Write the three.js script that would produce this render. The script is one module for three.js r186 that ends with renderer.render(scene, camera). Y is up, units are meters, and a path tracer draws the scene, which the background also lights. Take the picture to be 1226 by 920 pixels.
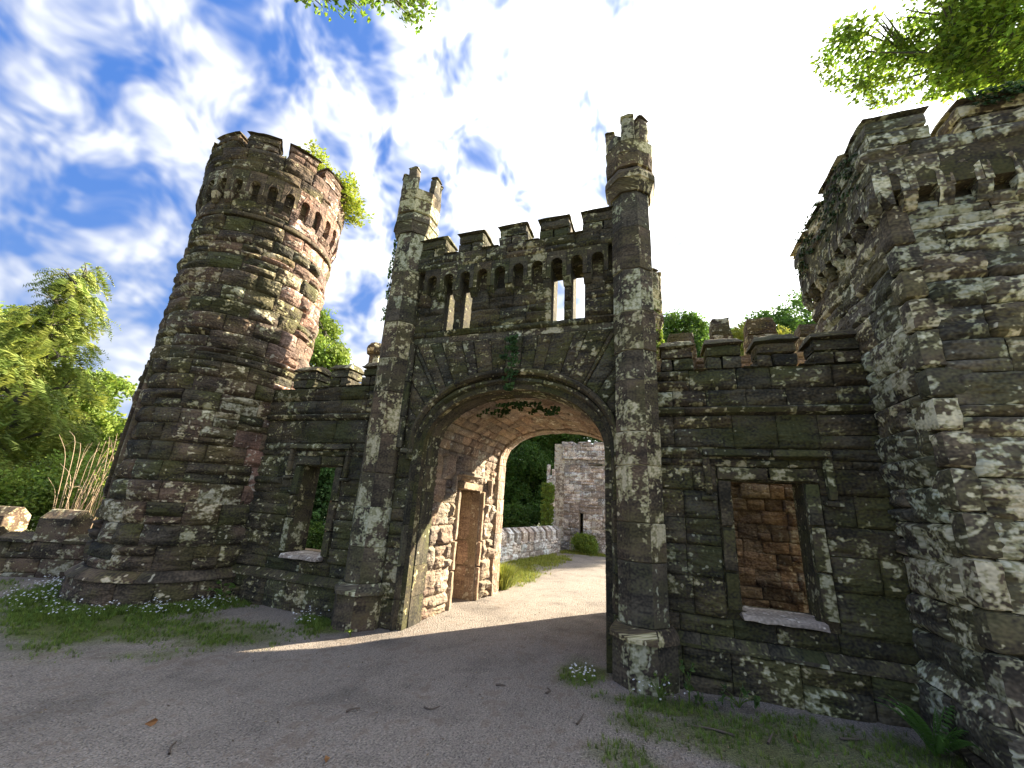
import * as THREE from 'three';
import { mergeGeometries } from 'three/addons/utils/BufferGeometryUtils.js';

// ---------------------------------------------------------------- camera, sky, sun, exposure
const scene = new THREE.Scene();
const D2R = Math.PI / 180;
const camera = new THREE.PerspectiveCamera(2 * Math.atan(460 / 475) / D2R, 1024 / 768, 0.05, 900);
camera.position.set(0, 1.6, 0);
camera.rotation.set(16.3 * D2R, 19.9 * D2R, 3.4 * D2R, 'YXZ');
scene.add(camera);
const renderer = new THREE.WebGLRenderer({ antialias: true });
renderer.setSize(1024, 768);
renderer.toneMapping = THREE.LinearToneMapping;
renderer.toneMappingExposure = 4.3;
renderer.outputColorSpace = THREE.SRGBColorSpace;
renderer.shadowMap.enabled = true;
renderer.shadowMap.type = THREE.PCFSoftShadowMap;

const SUN_AZ = 39 * D2R, SUN_EL = 28 * D2R;
const sunDir = new THREE.Vector3(Math.sin(SUN_AZ) * Math.cos(SUN_EL), Math.sin(SUN_EL), -Math.cos(SUN_AZ) * Math.cos(SUN_EL));
const sun = new THREE.DirectionalLight(0xfff0d8, 5);
sun.position.copy(sunDir).multiplyScalar(60).add(new THREE.Vector3(-2, 0, -6));
sun.target.position.set(-2, 0, -6);
sun.castShadow = true;
sun.shadow.mapSize.set(4096, 4096);
Object.assign(sun.shadow.camera, { left: -30, right: 30, top: 30, bottom: -30, near: 1, far: 140 });
scene.add(sun, sun.target);

// ---------------------------------------------------------------- random and noise
function rng(seed) { let a = seed >>> 0; return () => { a = (a + 0x6D2B79F5) | 0; let t = Math.imul(a ^ (a >>> 15), 1 | a); t = (t + Math.imul(t ^ (t >>> 7), 61 | t)) ^ t; return ((t ^ (t >>> 14)) >>> 0) / 4294967296; }; }
const lerp = (a, b, t) => a + (b - a) * t;
const clamp = (x, a = 0, b = 1) => x < a ? a : x > b ? b : x;
const sstep = (a, b, x) => { const t = clamp((x - a) / (b - a)); return t * t * (3 - 2 * t); };
const PERM = new Uint8Array(1024), NGX = new Float32Array(256), NGY = new Float32Array(256), NGZ = new Float32Array(256);
{ const r = rng(77), p = [...Array(256).keys()]; for (let i = 255; i > 0; i--) { const j = (r() * (i + 1)) | 0; [p[i], p[j]] = [p[j], p[i]]; }
  for (let i = 0; i < 1024; i++) PERM[i] = p[i & 255];
  for (let i = 0; i < 256; i++) { const z = r() * 2 - 1, a = r() * 6.2832, s = Math.sqrt(1 - z * z); NGX[i] = s * Math.cos(a); NGY[i] = s * Math.sin(a); NGZ[i] = z; } }
const fade = t => t * t * t * (t * (t * 6 - 15) + 10);
// 2D gradient noise with wrap periods, about -1..1
function pn(x, y, px, py, s) {
  const xi = Math.floor(x), yi = Math.floor(y), fx = x - xi, fy = y - yi;
  const x0 = ((xi % px) + px) % px, x1 = (x0 + 1) % px, y0 = ((yi % py) + py) % py, y1 = (y0 + 1) % py;
  const a = PERM[(PERM[(x0 + s) & 255] + y0) & 1023], b = PERM[(PERM[(x1 + s) & 255] + y0) & 1023], c = PERM[(PERM[(x0 + s) & 255] + y1) & 1023], d = PERM[(PERM[(x1 + s) & 255] + y1) & 1023];
  const u = fade(fx), v = fade(fy);
  const n0 = NGX[a] * fx + NGY[a] * fy, n1 = NGX[b] * (fx - 1) + NGY[b] * fy, n2 = NGX[c] * fx + NGY[c] * (fy - 1), n3 = NGX[d] * (fx - 1) + NGY[d] * (fy - 1);
  return 1.5 * lerp(lerp(n0, n1, u), lerp(n2, n3, u), v);
}
function pf(x, y, fx, fy, oct, s) { let v = 0, a = .5, t = 0; for (let o = 0; o < oct; o++) { v += a * pn(x * fx, y * fy, fx, fy, s + o * 17); t += a; a *= .5; fx *= 2; fy *= 2; } return v / t; }
function n3(x, y, z) {
  const xi = Math.floor(x), yi = Math.floor(y), zi = Math.floor(z), x0 = x - xi, y0 = y - yi, z0 = z - zi, u = fade(x0), v = fade(y0), w = fade(z0), x1 = x0 - 1, y1 = y0 - 1, z1 = z0 - 1;
  const A = PERM[xi & 255] + (yi & 255), B = PERM[(xi + 1) & 255] + (yi & 255), zz = zi & 255;
  const a = PERM[A] + zz, b = PERM[B] + zz, c = PERM[A + 1] + zz, d = PERM[B + 1] + zz;
  let h = PERM[a]; const n0 = NGX[h] * x0 + NGY[h] * y0 + NGZ[h] * z0; h = PERM[b]; const n1 = NGX[h] * x1 + NGY[h] * y0 + NGZ[h] * z0;
  h = PERM[c]; const n2 = NGX[h] * x0 + NGY[h] * y1 + NGZ[h] * z0; h = PERM[d]; const n4 = NGX[h] * x1 + NGY[h] * y1 + NGZ[h] * z0;
  h = PERM[a + 1]; const m0 = NGX[h] * x0 + NGY[h] * y0 + NGZ[h] * z1; h = PERM[b + 1]; const m1 = NGX[h] * x1 + NGY[h] * y0 + NGZ[h] * z1;
  h = PERM[c + 1]; const m2 = NGX[h] * x0 + NGY[h] * y1 + NGZ[h] * z1; h = PERM[d + 1]; const m3 = NGX[h] * x1 + NGY[h] * y1 + NGZ[h] * z1;
  return 1.5 * lerp(lerp(lerp(n0, n1, u), lerp(n2, n4, u), v), lerp(lerp(m0, m1, u), lerp(m2, m3, u), v), w);
}
const f3 = (x, y, z, o = 4) => { let v = 0, a = .5, t = 0; for (let i = 0; i < o; i++) { v += a * n3(x, y, z); t += a; a *= .5; x = x * 2 + 5.1; y = y * 2 + 1.7; z = z * 2 + 3.3; } return v / t; };

// ---------------------------------------------------------------- sky: air and clouds
{
  const W = 3072, H = 1536, data = new Float32Array(W * H * 4), K = 1 / 4.15;
  for (let j = 0; j < H; j++) {
    const el = ((j + .5) / H - .5) * Math.PI, sy = Math.sin(el), cy = Math.cos(el);
    for (let i = 0; i < W; i++) {
      const ph = ((i + .5) / W - .5) * 2 * Math.PI, dx = cy * Math.cos(ph), dz = cy * Math.sin(ph), dy = sy;
      const ca = clamp(dx * sunDir.x + dy * sunDir.y + dz * sunDir.z, -1, 1), ang = Math.acos(ca);
      const up = Math.max(dy, 0);
      const h = Math.exp(-up * 4.2);
      let r = lerp(.058, .42, h), g = lerp(.225, .62, h), b = lerp(.74, .90, h);
      const aur = Math.exp(-ang / .36) * 1.6 + Math.exp(-ang / .12) * 2.5;
      r += aur; g += aur * .98; b += aur * .93;
      // clouds on a layer overhead
      if (dy > -.03) {
        const w1 = .035 * n3(dx * 9, dy * 9, dz * 9 + 7), w2 = .035 * n3(dx * 9 + 9, dy * 9, dz * 9), wx = dx + w1, wy = dy + w2, wz = dz - w1;
        const c = .40 * f3(wx * 2.6 + 2.2, wy * 3.2, wz * 2.6 + 4.6, 2) + .78 * f3(wx * 10.5 + 1.4, wy * 12, wz * 10.5, 5) + .12 * n3(wx * 60, wy * 60, wz * 60);
        const cover = lerp(.05, .27, sstep(1.5, .7, ang));
        const thin = sstep(1.45, .85, ang), m = sstep(-.24, .30, c + cover - .05) * lerp(.78, 1, thin) * sstep(-.02, .05, dy);
        const core = sstep(.05, .5, c + cover);
        const glow = Math.exp(-ang / .7);
        const cb = lerp(.74, lerp(1.15, 1.75, thin), core) + 2.8 * glow;
        r = lerp(r, cb * .985 + aur * .6, m); g = lerp(g, cb + aur * .6, m); b = lerp(b, cb * 1.03 + aur * .55, m);
      }
      if (dy < 0) { const t = sstep(0, -.12, dy); r = lerp(r, .16, t); g = lerp(g, .17, t); b = lerp(b, .13, t); }
      const o = (j * W + i) * 4; data[o] = r * K; data[o + 1] = g * K; data[o + 2] = b * K; data[o + 3] = 1;
    }
  }
  const tex = new THREE.DataTexture(data, W, H, THREE.RGBAFormat, THREE.FloatType);
  tex.mapping = THREE.EquirectangularReflectionMapping; tex.colorSpace = THREE.LinearSRGBColorSpace;
  tex.minFilter = tex.magFilter = THREE.LinearFilter; tex.needsUpdate = true;
  scene.background = tex; scene.environment = tex;
}

// ---------------------------------------------------------------- textures
const s2b = v => { v = clamp(v); return 255 * (v <= .0031308 ? v * 12.92 : 1.055 * Math.pow(v, 1 / 2.4) - .055); };
function makeTex(N, fn, srgb) {
  const d = new Uint8Array(N * N * 4), o = [0, 0, 0];
  for (let j = 0, k = 0; j < N; j++) for (let i = 0; i < N; i++, k += 4) { fn(i / N, j / N, o); for (let c = 0; c < 3; c++) d[k + c] = srgb ? s2b(o[c]) : 255 * clamp(o[c]); d[k + 3] = 255; }
  const t = new THREE.DataTexture(d, N, N, THREE.RGBAFormat); t.wrapS = t.wrapT = THREE.RepeatWrapping; t.magFilter = THREE.LinearFilter; t.minFilter = THREE.LinearMipmapLinearFilter; t.generateMipmaps = true;
  if (srgb) t.colorSpace = THREE.SRGBColorSpace; t.needsUpdate = true; return t;
}
const mix3 = (o, c, t) => { o[0] += (c[0] - o[0]) * t; o[1] += (c[1] - o[1]) * t; o[2] += (c[2] - o[2]) * t; };
const TS = 4;   // metres covered by a stone texture
// P: dark, mid, moss, mossAmt, red, redAmt, lichen colours, cover, stretch
function stoneTex(N, P, s) {
  return makeTex(N, (x, y, o) => {
    const wy0 = y + .010 * pn(x * 7, y * 10, 7, 10, 4);
    const st = pf(x, wy0, 11, 48, 3, 31), a = pf(x, y, 8, 16, 4, s), b = pf(x, y, 4, 5, 2, s + 40), g = pn(x * 150, y * 190, 150, 190, s + 9);
    o[0] = P.dark[0]; o[1] = P.dark[1]; o[2] = P.dark[2];
    mix3(o, P.mid, sstep(-.4, .45, a * .7 + .45 * st + .3 * g));
    mix3(o, P.red, P.redAmt * sstep(-.15, .35, b + .4 * a + .3 * st));
    const ms = pf(x, y, 6, 9, 4, s + 80);
    mix3(o, P.moss, P.mossAmt * sstep(-.12, .3, ms + .35 * st + .3 * g));
    // lichen: lobed patches with crisp rims, broken along the bedding
    const w1 = .006 * pn(x * 34, y * 34, 34, 34, s + 3), wx = x + w1, wy = y + w1 * .7;
    const L1 = pf(wx, wy, P.lf, Math.round(P.lf * P.st), 4, s + 120), L3 = pf(x, y, 64, Math.round(64 * P.st), 3, s + 200);
    const l = L1 + .8 * b + .55 * L3 + .16 * g + (P.sl ?? .2) * st + P.cov, m = sstep(-.02, .09, l), m2 = sstep(.14, .30, l + .3 * L3);
    mix3(o, P.l1, m * .85); mix3(o, P.l2, m2 * .8);
    const sp = pn(x * 66, y * 66, 66, 66, s + 230) + .35 * L3; mix3(o, P.l2, .8 * sstep(.60, .68, sp + .3 * b));
    const f = 1 + .30 * g + .12 * st; o[0] *= f; o[1] *= f; o[2] *= f;
  }, true);
}
const T = {
  wall: stoneTex(1024, { dark: [0.024, 0.021, 0.012], mid: [0.112, 0.093, 0.055], red: [0.134, 0.087, 0.053], redAmt: .2, moss: [0.071, 0.075, 0.015], mossAmt: .65, l1: [0.244, 0.230, 0.103], l2: [0.518, 0.484, 0.310], lf: 26, st: 1.35, cov: -.27 }, 11),
  tower: stoneTex(1024, { dark: [0.034, 0.026, 0.017], mid: [0.152, 0.113, 0.073], red: [0.207, 0.122, 0.079], redAmt: .3, moss: [0.081, 0.078, 0.019], mossAmt: .55, l1: [0.300, 0.270, 0.144], l2: [0.560, 0.500, 0.350], lf: 24, st: 1.4, cov: -.24 }, 51),
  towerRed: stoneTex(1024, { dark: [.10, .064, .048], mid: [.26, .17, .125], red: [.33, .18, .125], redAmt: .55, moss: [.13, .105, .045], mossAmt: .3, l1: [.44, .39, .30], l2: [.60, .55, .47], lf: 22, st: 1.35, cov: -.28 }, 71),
  red: stoneTex(1024, { dark: [.18, .125, .092], mid: [.39, .305, .215], red: [.40, .28, .195], redAmt: .35, moss: [.22, .18, .085], mossAmt: .4, l1: [.48, .42, .31], l2: [.58, .53, .42], lf: 24, st: 1.3, cov: -.42 }, 91),
  pale: stoneTex(1024, { dark: [0.042, 0.035, 0.023], mid: [0.177, 0.148, 0.099], red: [0.182, 0.128, 0.083], redAmt: .25, moss: [0.091, 0.093, 0.026], mossAmt: .5, l1: [0.384, 0.372, 0.206], l2: [0.633, 0.602, 0.433], lf: 24, st: 1.5, cov: -.07, sl: .3 }, 131),
  lodge: stoneTex(1024, { dark: [.26, .225, .20], mid: [.50, .44, .39], red: [.42, .30, .25], redAmt: .5, moss: [.36, .33, .24], mossAmt: .2, l1: [.66, .63, .57], l2: [.78, .76, .71], lf: 26, st: 1.2, cov: .0 }, 171),
  turret: stoneTex(1024, { dark: [0.039, 0.031, 0.021], mid: [0.152, 0.121, 0.079], red: [0.182, 0.116, 0.073], redAmt: .3, moss: [0.087, 0.084, 0.028], mossAmt: .55, l1: [0.352, 0.337, 0.175], l2: [0.591, 0.551, 0.372], lf: 11, st: .9, cov: -.08, sl: .06 }, 211),
  bump: makeTex(1024, (x, y, o) => {
    const wy = y + .010 * pn(x * 7, y * 10, 7, 10, 4), st = pf(x, wy, 11, 48, 4, 31), f = pf(x, y, 56, 70, 3, 61), c = pf(x, y, 16, 26, 3, 91);
    o[0] = o[1] = o[2] = .5 + .38 * st + .22 * f + .26 * c;
  }),
  fine: makeTex(1024, (x, y, o) => { const f = pf(x, y, 48, 48, 4, 71), c = pf(x, y, 10, 10, 3, 21); o[0] = o[1] = o[2] = .5 + .4 * f + .25 * c; }),
};
const stoneMat = (map, bump, bs, extra) => new THREE.MeshStandardMaterial({ map, bumpMap: bump, bumpScale: bs, roughness: .93, vertexColors: true, side: THREE.DoubleSide, ...extra });
const M = {
  wall: stoneMat(T.wall, T.bump, .075), tower: stoneMat(T.tower, T.bump, .075), red: stoneMat(T.red, T.bump, .075), pale: stoneMat(T.pale, T.bump, .075),
  lodge: stoneMat(T.lodge, T.bump, .075), turret: stoneMat(T.turret, T.fine, .022), trim: stoneMat(T.wall, T.fine, .022), towerTrim: stoneMat(T.tower, T.fine, .022), redTrim: stoneMat(T.red, T.fine, .022), paleTrim: stoneMat(T.pale, T.fine, .022),
   towerRed: stoneMat(T.towerRed, T.bump, .075), sill: stoneMat(T.lodge, T.fine, .008),
};

// ---------------------------------------------------------------- scene helpers
const used = {};
function numbered(n) { const k = used[n] = (used[n] ?? -1) + 1; return k ? `${n}_${String(k).padStart(3, '0')}` : n; }
function thing(name, label, category, group) { const o = new THREE.Group(); o.name = numbered(name); o.userData = { label, category }; if (group) o.userData.group = group; scene.add(o); return o; }
function part(parent, name, geo, mat) { const m = new THREE.Mesh(geo, mat); m.name = name; parent.add(m); return m; }
function sub(parent, name) { const g = new THREE.Group(); g.name = name; parent.add(g); return g; }
const R = rng(4242);
const rr = (a, b) => a + (b - a) * R();
function toneOf(jit = .22, tint) { const v = 1 + (R() * 2 - 1) * jit, w = (R() - .5) * .16; const t = [v * (1 + w), v, v * (1 - w * .8)]; return tint ? t.map((x, i) => x * tint[i]) : t; }
function paint(g, t) { const n = g.attributes.position.count, c = new Float32Array(n * 3); for (let i = 0; i < n; i++) { c[i * 3] = t[0]; c[i * 3 + 1] = t[1]; c[i * 3 + 2] = t[2]; } g.setAttribute('color', new THREE.BufferAttribute(c, 3)); return g; }

// a rock-faced stone on the quad q = [[u,v] x4: 00,10,11,01]; map(u,v,n) places it; n runs outward
function stoneGeo(q, map, o = {}) {
  const { back = -.06, front = .0, rough = .03, bevel = .02, gap = .003, uvo = [0, 0], tone = toneOf() } = o;
  const w = Math.hypot(q[1][0] - q[0][0], q[1][1] - q[0][1]), h = Math.hypot(q[3][0] - q[0][0], q[3][1] - q[0][1]);
  const nx = o.nx ?? clamp(Math.round(w / .06) + 2, 4, 11), ny = o.ny ?? clamp(Math.round(h / .045) + 2, 4, 8);
  const S = (i, n, len) => { if (i === 0) return gap / len; if (i === n) return 1 - gap / len; const e = Math.min(.22, (gap + bevel) / len); return lerp(e, 1 - e, (i - 1) / (n - 2)); };
  const pos = [], uv = [], idx = [], k1 = R() * 90, k2 = R() * 90, proud = (R() - .35) * rough * .8, tx = (R() - .5) * rough * .9, ty = (R() - .5) * rough * .9;
  const ledge = .2 + .6 * R(), lamp = (R() - .3) * rough * .7;
  for (let j = 0; j <= ny; j++) for (let i = 0; i <= nx; i++) {
    let s = S(i, nx, w), t = S(j, ny, h);
    const edge = i === 0 || j === 0 || i === nx || j === ny;
    if (!edge) { s += (R() - .5) * .5 / nx * .5; t += (R() - .5) * .5 / ny * .5; }
    const u = lerp(lerp(q[0][0], q[1][0], s), lerp(q[3][0], q[2][0], s), t), v = lerp(lerp(q[0][1], q[1][1], s), lerp(q[3][1], q[2][1], s), t);
    let n;
    if (edge) n = front - bevel * .8 + (R() - .5) * bevel * .9;
    else { const a = n3(u * 5 + k1, v * 9 + k2, k1), b = n3(u * 14 + k2, v * 26, k1 + 3); const c = n3(u * 2.2 + k2, v * 21 + k1, k2); n = front + proud + rough * (.5 * a + .34 * b + .42 * c + (1 - (2 * s - 1) ** 4) * (1 - (2 * t - 1) ** 4) * (o.pillow ?? .35) - .5 * (o.pillow ?? .35)) + tx * (s - .5) * 2 + ty * (t - .5) * 2 + (t > ledge + .12 * a ? lamp : 0); }
    const p = map(u, v, n); pos.push(p[0], p[1], p[2]); uv.push(u / TS + uvo[0], v / TS + uvo[1]);
  }
  const id = (i, j) => j * (nx + 1) + i;
  for (let j = 0; j < ny; j++) for (let i = 0; i < nx; i++) { const a = id(i, j), b = id(i + 1, j), c = id(i + 1, j + 1), d = id(i, j + 1); if ((i + j) & 1) idx.push(a, b, c, a, c, d); else idx.push(a, b, d, b, c, d); }
  // skirt
  const ring = []; for (let i = 0; i < nx; i++) ring.push([i, 0]); for (let j = 0; j < ny; j++) ring.push([nx, j]); for (let i = nx; i > 0; i--) ring.push([i, ny]); for (let j = ny; j > 0; j--) ring.push([0, j]);
  const base = pos.length / 3;
  for (const [i, j] of ring) {
    const k = id(i, j), s = S(i, nx, w), t = S(j, ny, h);
    const u = lerp(lerp(q[0][0], q[1][0], s), lerp(q[3][0], q[2][0], s), t), v = lerp(lerp(q[0][1], q[1][1], s), lerp(q[3][1], q[2][1], s), t), p = map(u, v, back);
    pos.push(pos[k * 3], pos[k * 3 + 1], pos[k * 3 + 2], p[0], p[1], p[2]); uv.push(uv[k * 2], uv[k * 2 + 1], uv[k * 2] + .015, uv[k * 2 + 1] + .015);
  }
  for (let k = 0; k < ring.length; k++) { const a = base + k * 2, b = base + ((k + 1) % ring.length) * 2; idx.push(a, a + 1, b, b, a + 1, b + 1); }
  const g = new THREE.BufferGeometry(); g.setAttribute('position', new THREE.Float32BufferAttribute(pos, 3)); g.setAttribute('uv', new THREE.Float32BufferAttribute(uv, 2)); g.setIndex(idx); g.computeVertexNormals();
  return paint(g, tone);
}
const rectQ = (u0, u1, v0, v1) => [[u0, v0], [u1, v0], [u1, v1], [u0, v1]];
// lays courses of stones over a rectangle with holes; each stone is a mesh of its own under parent
function courses(parent, map, u0, u1, v0, v1, o = {}) {
  const { h = .27, w = [.28, .62], holes = [], mat = M.wall, name = 'stone', limit = 1e9, pick } = o;
  const br = [...new Set([v0, v1, ...holes.flatMap(x => [x[2], x[3]])].filter(v => v >= v0 && v <= v1))].sort((a, b) => a - b);
  const out = []; let cn = 0;
  for (let k = 0; k + 1 < br.length; k++) {
    const a = br[k], b = br[k + 1]; if (b - a < .02) continue;
    const nc = Math.max(1, Math.round((b - a) / h)), ws = Array.from({ length: nc }, () => rr(.82, 1.2)), tot = ws.reduce((x, y) => x + y); let v = a;
    for (const q of ws) {
      const vb = v + (b - a) * q / tot, vm = (v + vb) / 2; cn++;
      let free = [[u0, u1]];
      for (const [ha, hb, hc, hd] of holes) if (vm > hc && vm < hd) free = free.flatMap(([x, y]) => hb <= x || ha >= y ? [[x, y]] : [[x, ha], [hb, y]].filter(([p, r]) => r - p > .03));
      for (const [x, y] of free) {
        let u = x, first = true;
        while (u < y - .001) { let l = rr(w[0], w[1]); if (first && cn % 2) l *= .6; first = false; if (y - u - l < w[0] * .6) l = y - u; const ue = Math.min(y, u + l); if (vb - v > .2 && R() < (o.split ?? .22)) { const vs = lerp(v, vb, rr(.35, .65)); out.push([u, ue, v, vs], [u, ue, vs, vb]); } else out.push([u, ue, v, vb]); u += l; }
      }
      v = vb;
    }
  }
  const rest = [];
  for (const q of out) {
    const oo = { ...o, tone: o.tint ? toneOf(o.jit ?? .25, o.tint) : toneOf(o.jit ?? .25) };
    const jt = () => (R() - .5) * Math.min(.022, (q[3] - q[2]) * .1) * (o.jag ?? 1), g = stoneGeo([[q[0], q[2] + jt() * .5], [q[1], q[2] + jt() * .5], [q[1], q[3] + jt() * .5], [q[0] , q[3] + jt() * .5]], map, oo), mm = pick ? pick(q) : mat;
    if (mm === null) { rest.push(g); continue; }
    part(parent, name, g, mm);
  }
  if (rest.length) { const m = part(parent, 'stonework', mergeGeometries(rest), mat); m.userData.kind = 'stuff'; }
}
const planeMap = (ox, oz, ux, uz) => (u, v, n) => [ox + ux * u - uz * n, v, oz + uz * u + ux * n];   // n = u x y
// uv by dominant axis, in metres
function boxUV(g, off = 0) { const p = g.attributes.position, n = g.attributes.normal, uv = new Float32Array(p.count * 2);
  for (let i = 0; i < p.count; i++) { const ax = Math.abs(n.getX(i)), ay = Math.abs(n.getY(i)), az = Math.abs(n.getZ(i)); let u, v; if (ay > ax && ay > az) { u = p.getX(i); v = p.getZ(i); } else if (ax > az) { u = p.getZ(i); v = p.getY(i); } else { u = p.getX(i); v = p.getY(i); } uv[i * 2] = u / TS + off; uv[i * 2 + 1] = v / TS + off * 1.7; }
  g.setAttribute('uv', new THREE.BufferAttribute(uv, 2)); return g; }
// a worn block: box with noise; taper shrinks the top; turn about y; place at base centre
function block(w, h, d, x, y, z, o = {}) {
  const { rough = .012, turn = 0, taper = [0, 0], tone = toneOf(), cell = .09, chamfer = .012, tilt = 0 } = o;
  const seg = l => clamp(Math.round(l / cell) + 1, 2, 8);
  const g = new THREE.BoxGeometry(w, h, d, seg(w), seg(h), seg(d)); const p = g.attributes.position; const k = R() * 50;
  for (let i = 0; i < p.count; i++) {
    let a = p.getX(i), b = p.getY(i), c = p.getZ(i); const ex = Math.abs(a) > w / 2 - 1e-4, ey = Math.abs(b) > h / 2 - 1e-4, ez = Math.abs(c) > d / 2 - 1e-4, t = b / h + .5;
    a -= Math.sign(a) * taper[0] * t * (Math.abs(a) / (w / 2)); c -= Math.sign(c) * taper[1] * t * (Math.abs(c) / (d / 2));
    if (ex + ey + ez >= 2) { const cc = chamfer * (1 + .8 * n3(a * 9 + k, b * 9, c * 9)); if (ex) a -= Math.sign(a) * cc; if (ey) b -= Math.sign(b) * cc; if (ez) c -= Math.sign(c) * cc; }
    const nx = n3(a * 6 + k, b * 6, c * 6), ny = n3(a * 6 + k, b * 6 + 9, c * 6), nz = n3(a * 6 + k, b * 6, c * 6 + 9), f = n3(a * 17 + k, b * 17, c * 17) * .5;
    p.setXYZ(i, a + (nx + f) * rough, b + (ny + f) * rough * .8, c + (nz + f) * rough);
  }
  if (tilt) g.rotateZ(tilt);
  g.computeVertexNormals(); boxUV(g, R()); g.translate(0, h / 2, 0); g.rotateY(turn); g.translate(x, y, z);
  return paint(g, tone);
}
// prism from an outline [[a,b]] in a vertical plane, swept along an axis; used for mouldings, copings
function prism(pts, len, o = {}) {
  const s = new THREE.Shape(pts.map(p => new THREE.Vector2(p[0], p[1])));
  const g = new THREE.ExtrudeGeometry(s, { depth: len, bevelEnabled: false, steps: o.steps ?? Math.max(1, Math.round(len / .2)) }); const p = g.attributes.position, k = R() * 60, rg = o.rough ?? .006;
  for (let i = 0; i < p.count; i++) { const a = p.getX(i), b = p.getY(i), c = p.getZ(i); p.setXYZ(i, a + rg * n3(a * 8 + k, b * 8, c * 4), b + rg * n3(a * 8, b * 8 + k, c * 4), c); }
  g.computeVertexNormals(); boxUV(g, R()); return paint(g, o.tone ?? toneOf());
}
// octagonal (or n-sided) drum from a profile [[r,y],...]
function octa(profile, cx, cz, o = {}) {
  const { sides = 8, phase = Math.PI / 8, rough = .006, cols = 3, tone = toneOf(.15) } = o; const gs = [], uo = R(), k = R() * 50;
  const c = Math.cos(Math.PI / sides);
  for (let f = 0; f < sides; f++) {
    const a0 = phase + f * 2 * Math.PI / sides, a1 = a0 + 2 * Math.PI / sides, pos = [], uv = [], idx = [];
    profile.forEach(([r, y], j) => { for (let i = 0; i <= cols; i++) { const t = i / cols, R0 = r / c; let x = lerp(Math.sin(a0), Math.sin(a1), t) * R0, z = lerp(Math.cos(a0), Math.cos(a1), t) * R0; const n = rough * (n3(x * 8 + k, y * 6, z * 8) + .5 * n3(x * 25 + k, y * 22, z * 25)); const m = Math.hypot(x, z) || 1; x += x / m * n; z += z / m * n; pos.push(cx + x, y, cz + z); uv.push((f + t) * r * .8 / TS + uo, y / TS + uo); } });
    for (let j = 0; j + 1 < profile.length; j++) for (let i = 0; i < cols; i++) { const a = j * (cols + 1) + i, b = a + 1, d = a + cols + 1, e = d + 1; idx.push(a, b, e, a, e, d); }
    const g = new THREE.BufferGeometry(); g.setAttribute('position', new THREE.Float32BufferAttribute(pos, 3)); g.setAttribute('uv', new THREE.Float32BufferAttribute(uv, 2)); g.setIndex(idx);
    const ng = g.toNonIndexed(); ng.computeVertexNormals(); gs.push(ng);
  }
  return paint(mergeGeometries(gs), tone);
}
const coreTone = [.85, .82, .74];
// a core slab: outline [[u,v]] with holes, from n = -t to n = 0 in planeMap axes
function core(outline, holes, t, map, tone = coreTone) {
  const s = new THREE.Shape(outline.map(p => new THREE.Vector2(p[0], p[1])));
  for (const h of holes) s.holes.push(new THREE.Path((h.length === 4 && typeof h[0] === 'number' ? [[h[0], h[2]], [h[1], h[2]], [h[1], h[3]], [h[0], h[3]]] : h).map(p => new THREE.Vector2(p[0], p[1]))));
  const g = new THREE.ExtrudeGeometry(s, { depth: t, bevelEnabled: false }); boxUV(g, R()); const p = g.attributes.position;
  for (let i = 0; i < p.count; i++) { const q = map(p.getX(i), p.getY(i), p.getZ(i) - t); p.setXYZ(i, q[0], q[1], q[2]); }
  g.computeVertexNormals(); return paint(g, tone);
}
const box4 = (a, b, c, d) => [[a, c], [b, c], [b, d], [a, d]];
// coping on a merlon: slab with weathered top, at centre (x,z), base y
function copingGeo(w, d, h, x, y, z, o = {}) { return block(w, h, d, x, y, z, { taper: [.035, d * .24], rough: .01, cell: .12, ...o }); }

// ================================================================ GROUND
const gravelTex = makeTex(1536, (x, y, o) => {
  const g = pn(x * 420, y * 420, 420, 420, 3), f = pn(x * 230, y * 230, 230, 230, 9), c = pf(x, y, 8, 8, 4, 33), d = pf(x, y, 40, 40, 3, 57);
  const v = .185 + .095 * g + .08 * f + .045 * c + .05 * d; o[0] = v * 1.68; o[1] = v * 1.46; o[2] = v * 1.22;
  if (f > .52) { o[0] += .07; o[1] += .06; o[2] += .05; } if (g < -.55) { o[0] *= .6; o[1] *= .58; o[2] *= .55; }
  mix3(o, [.20, .15, .11], .5 * sstep(.1, .4, d + c));
}, true);
const gravelBump = makeTex(1536, (x, y, o) => { const v = .5 + .3 * pn(x * 420, y * 420, 420, 420, 3) + .3 * pn(x * 230, y * 230, 230, 230, 9) + .2 * pf(x, y, 40, 40, 3, 57); o[0] = o[1] = o[2] = v; });
const earthTex = makeTex(1024, (x, y, o) => { const a = pf(x, y, 12, 12, 5, 5), g = pn(x * 200, y * 200, 200, 200, 7); o[0] = .075 + .03 * a + .02 * g; o[1] = .088 + .03 * a + .025 * g; o[2] = .032 + .012 * a + .01 * g; }, true);
for (const t of [gravelTex, gravelBump]) t.repeat.set(1 / 4, 1 / 4); earthTex.repeat.set(1 / 6, 1 / 6);
const gh = (x, z) => .035 * n3(x * .35, z * .35, 2.2) + .012 * n3(x * 1.6, z * 1.6, 5.5) + .03 * sstep(1.2, 2.2, x) * sstep(-3, -4.6, z);
{
  const g = new THREE.PlaneGeometry(700, 700, 40, 40); g.rotateX(-Math.PI / 2);
  const p = g.attributes.position, uv = []; for (let i = 0; i < p.count; i++) uv.push(p.getX(i), p.getZ(i));
  g.setAttribute('uv', new THREE.Float32BufferAttribute(uv, 2));
  const m = new THREE.Mesh(g, new THREE.MeshStandardMaterial({ map: earthTex, roughness: 1 })); m.name = 'ground'; m.position.y = -.09; m.userData = { kind: 'structure', label: 'grassy woodland ground around the ruined gate', category: 'ground' }; scene.add(m);
}
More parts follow.
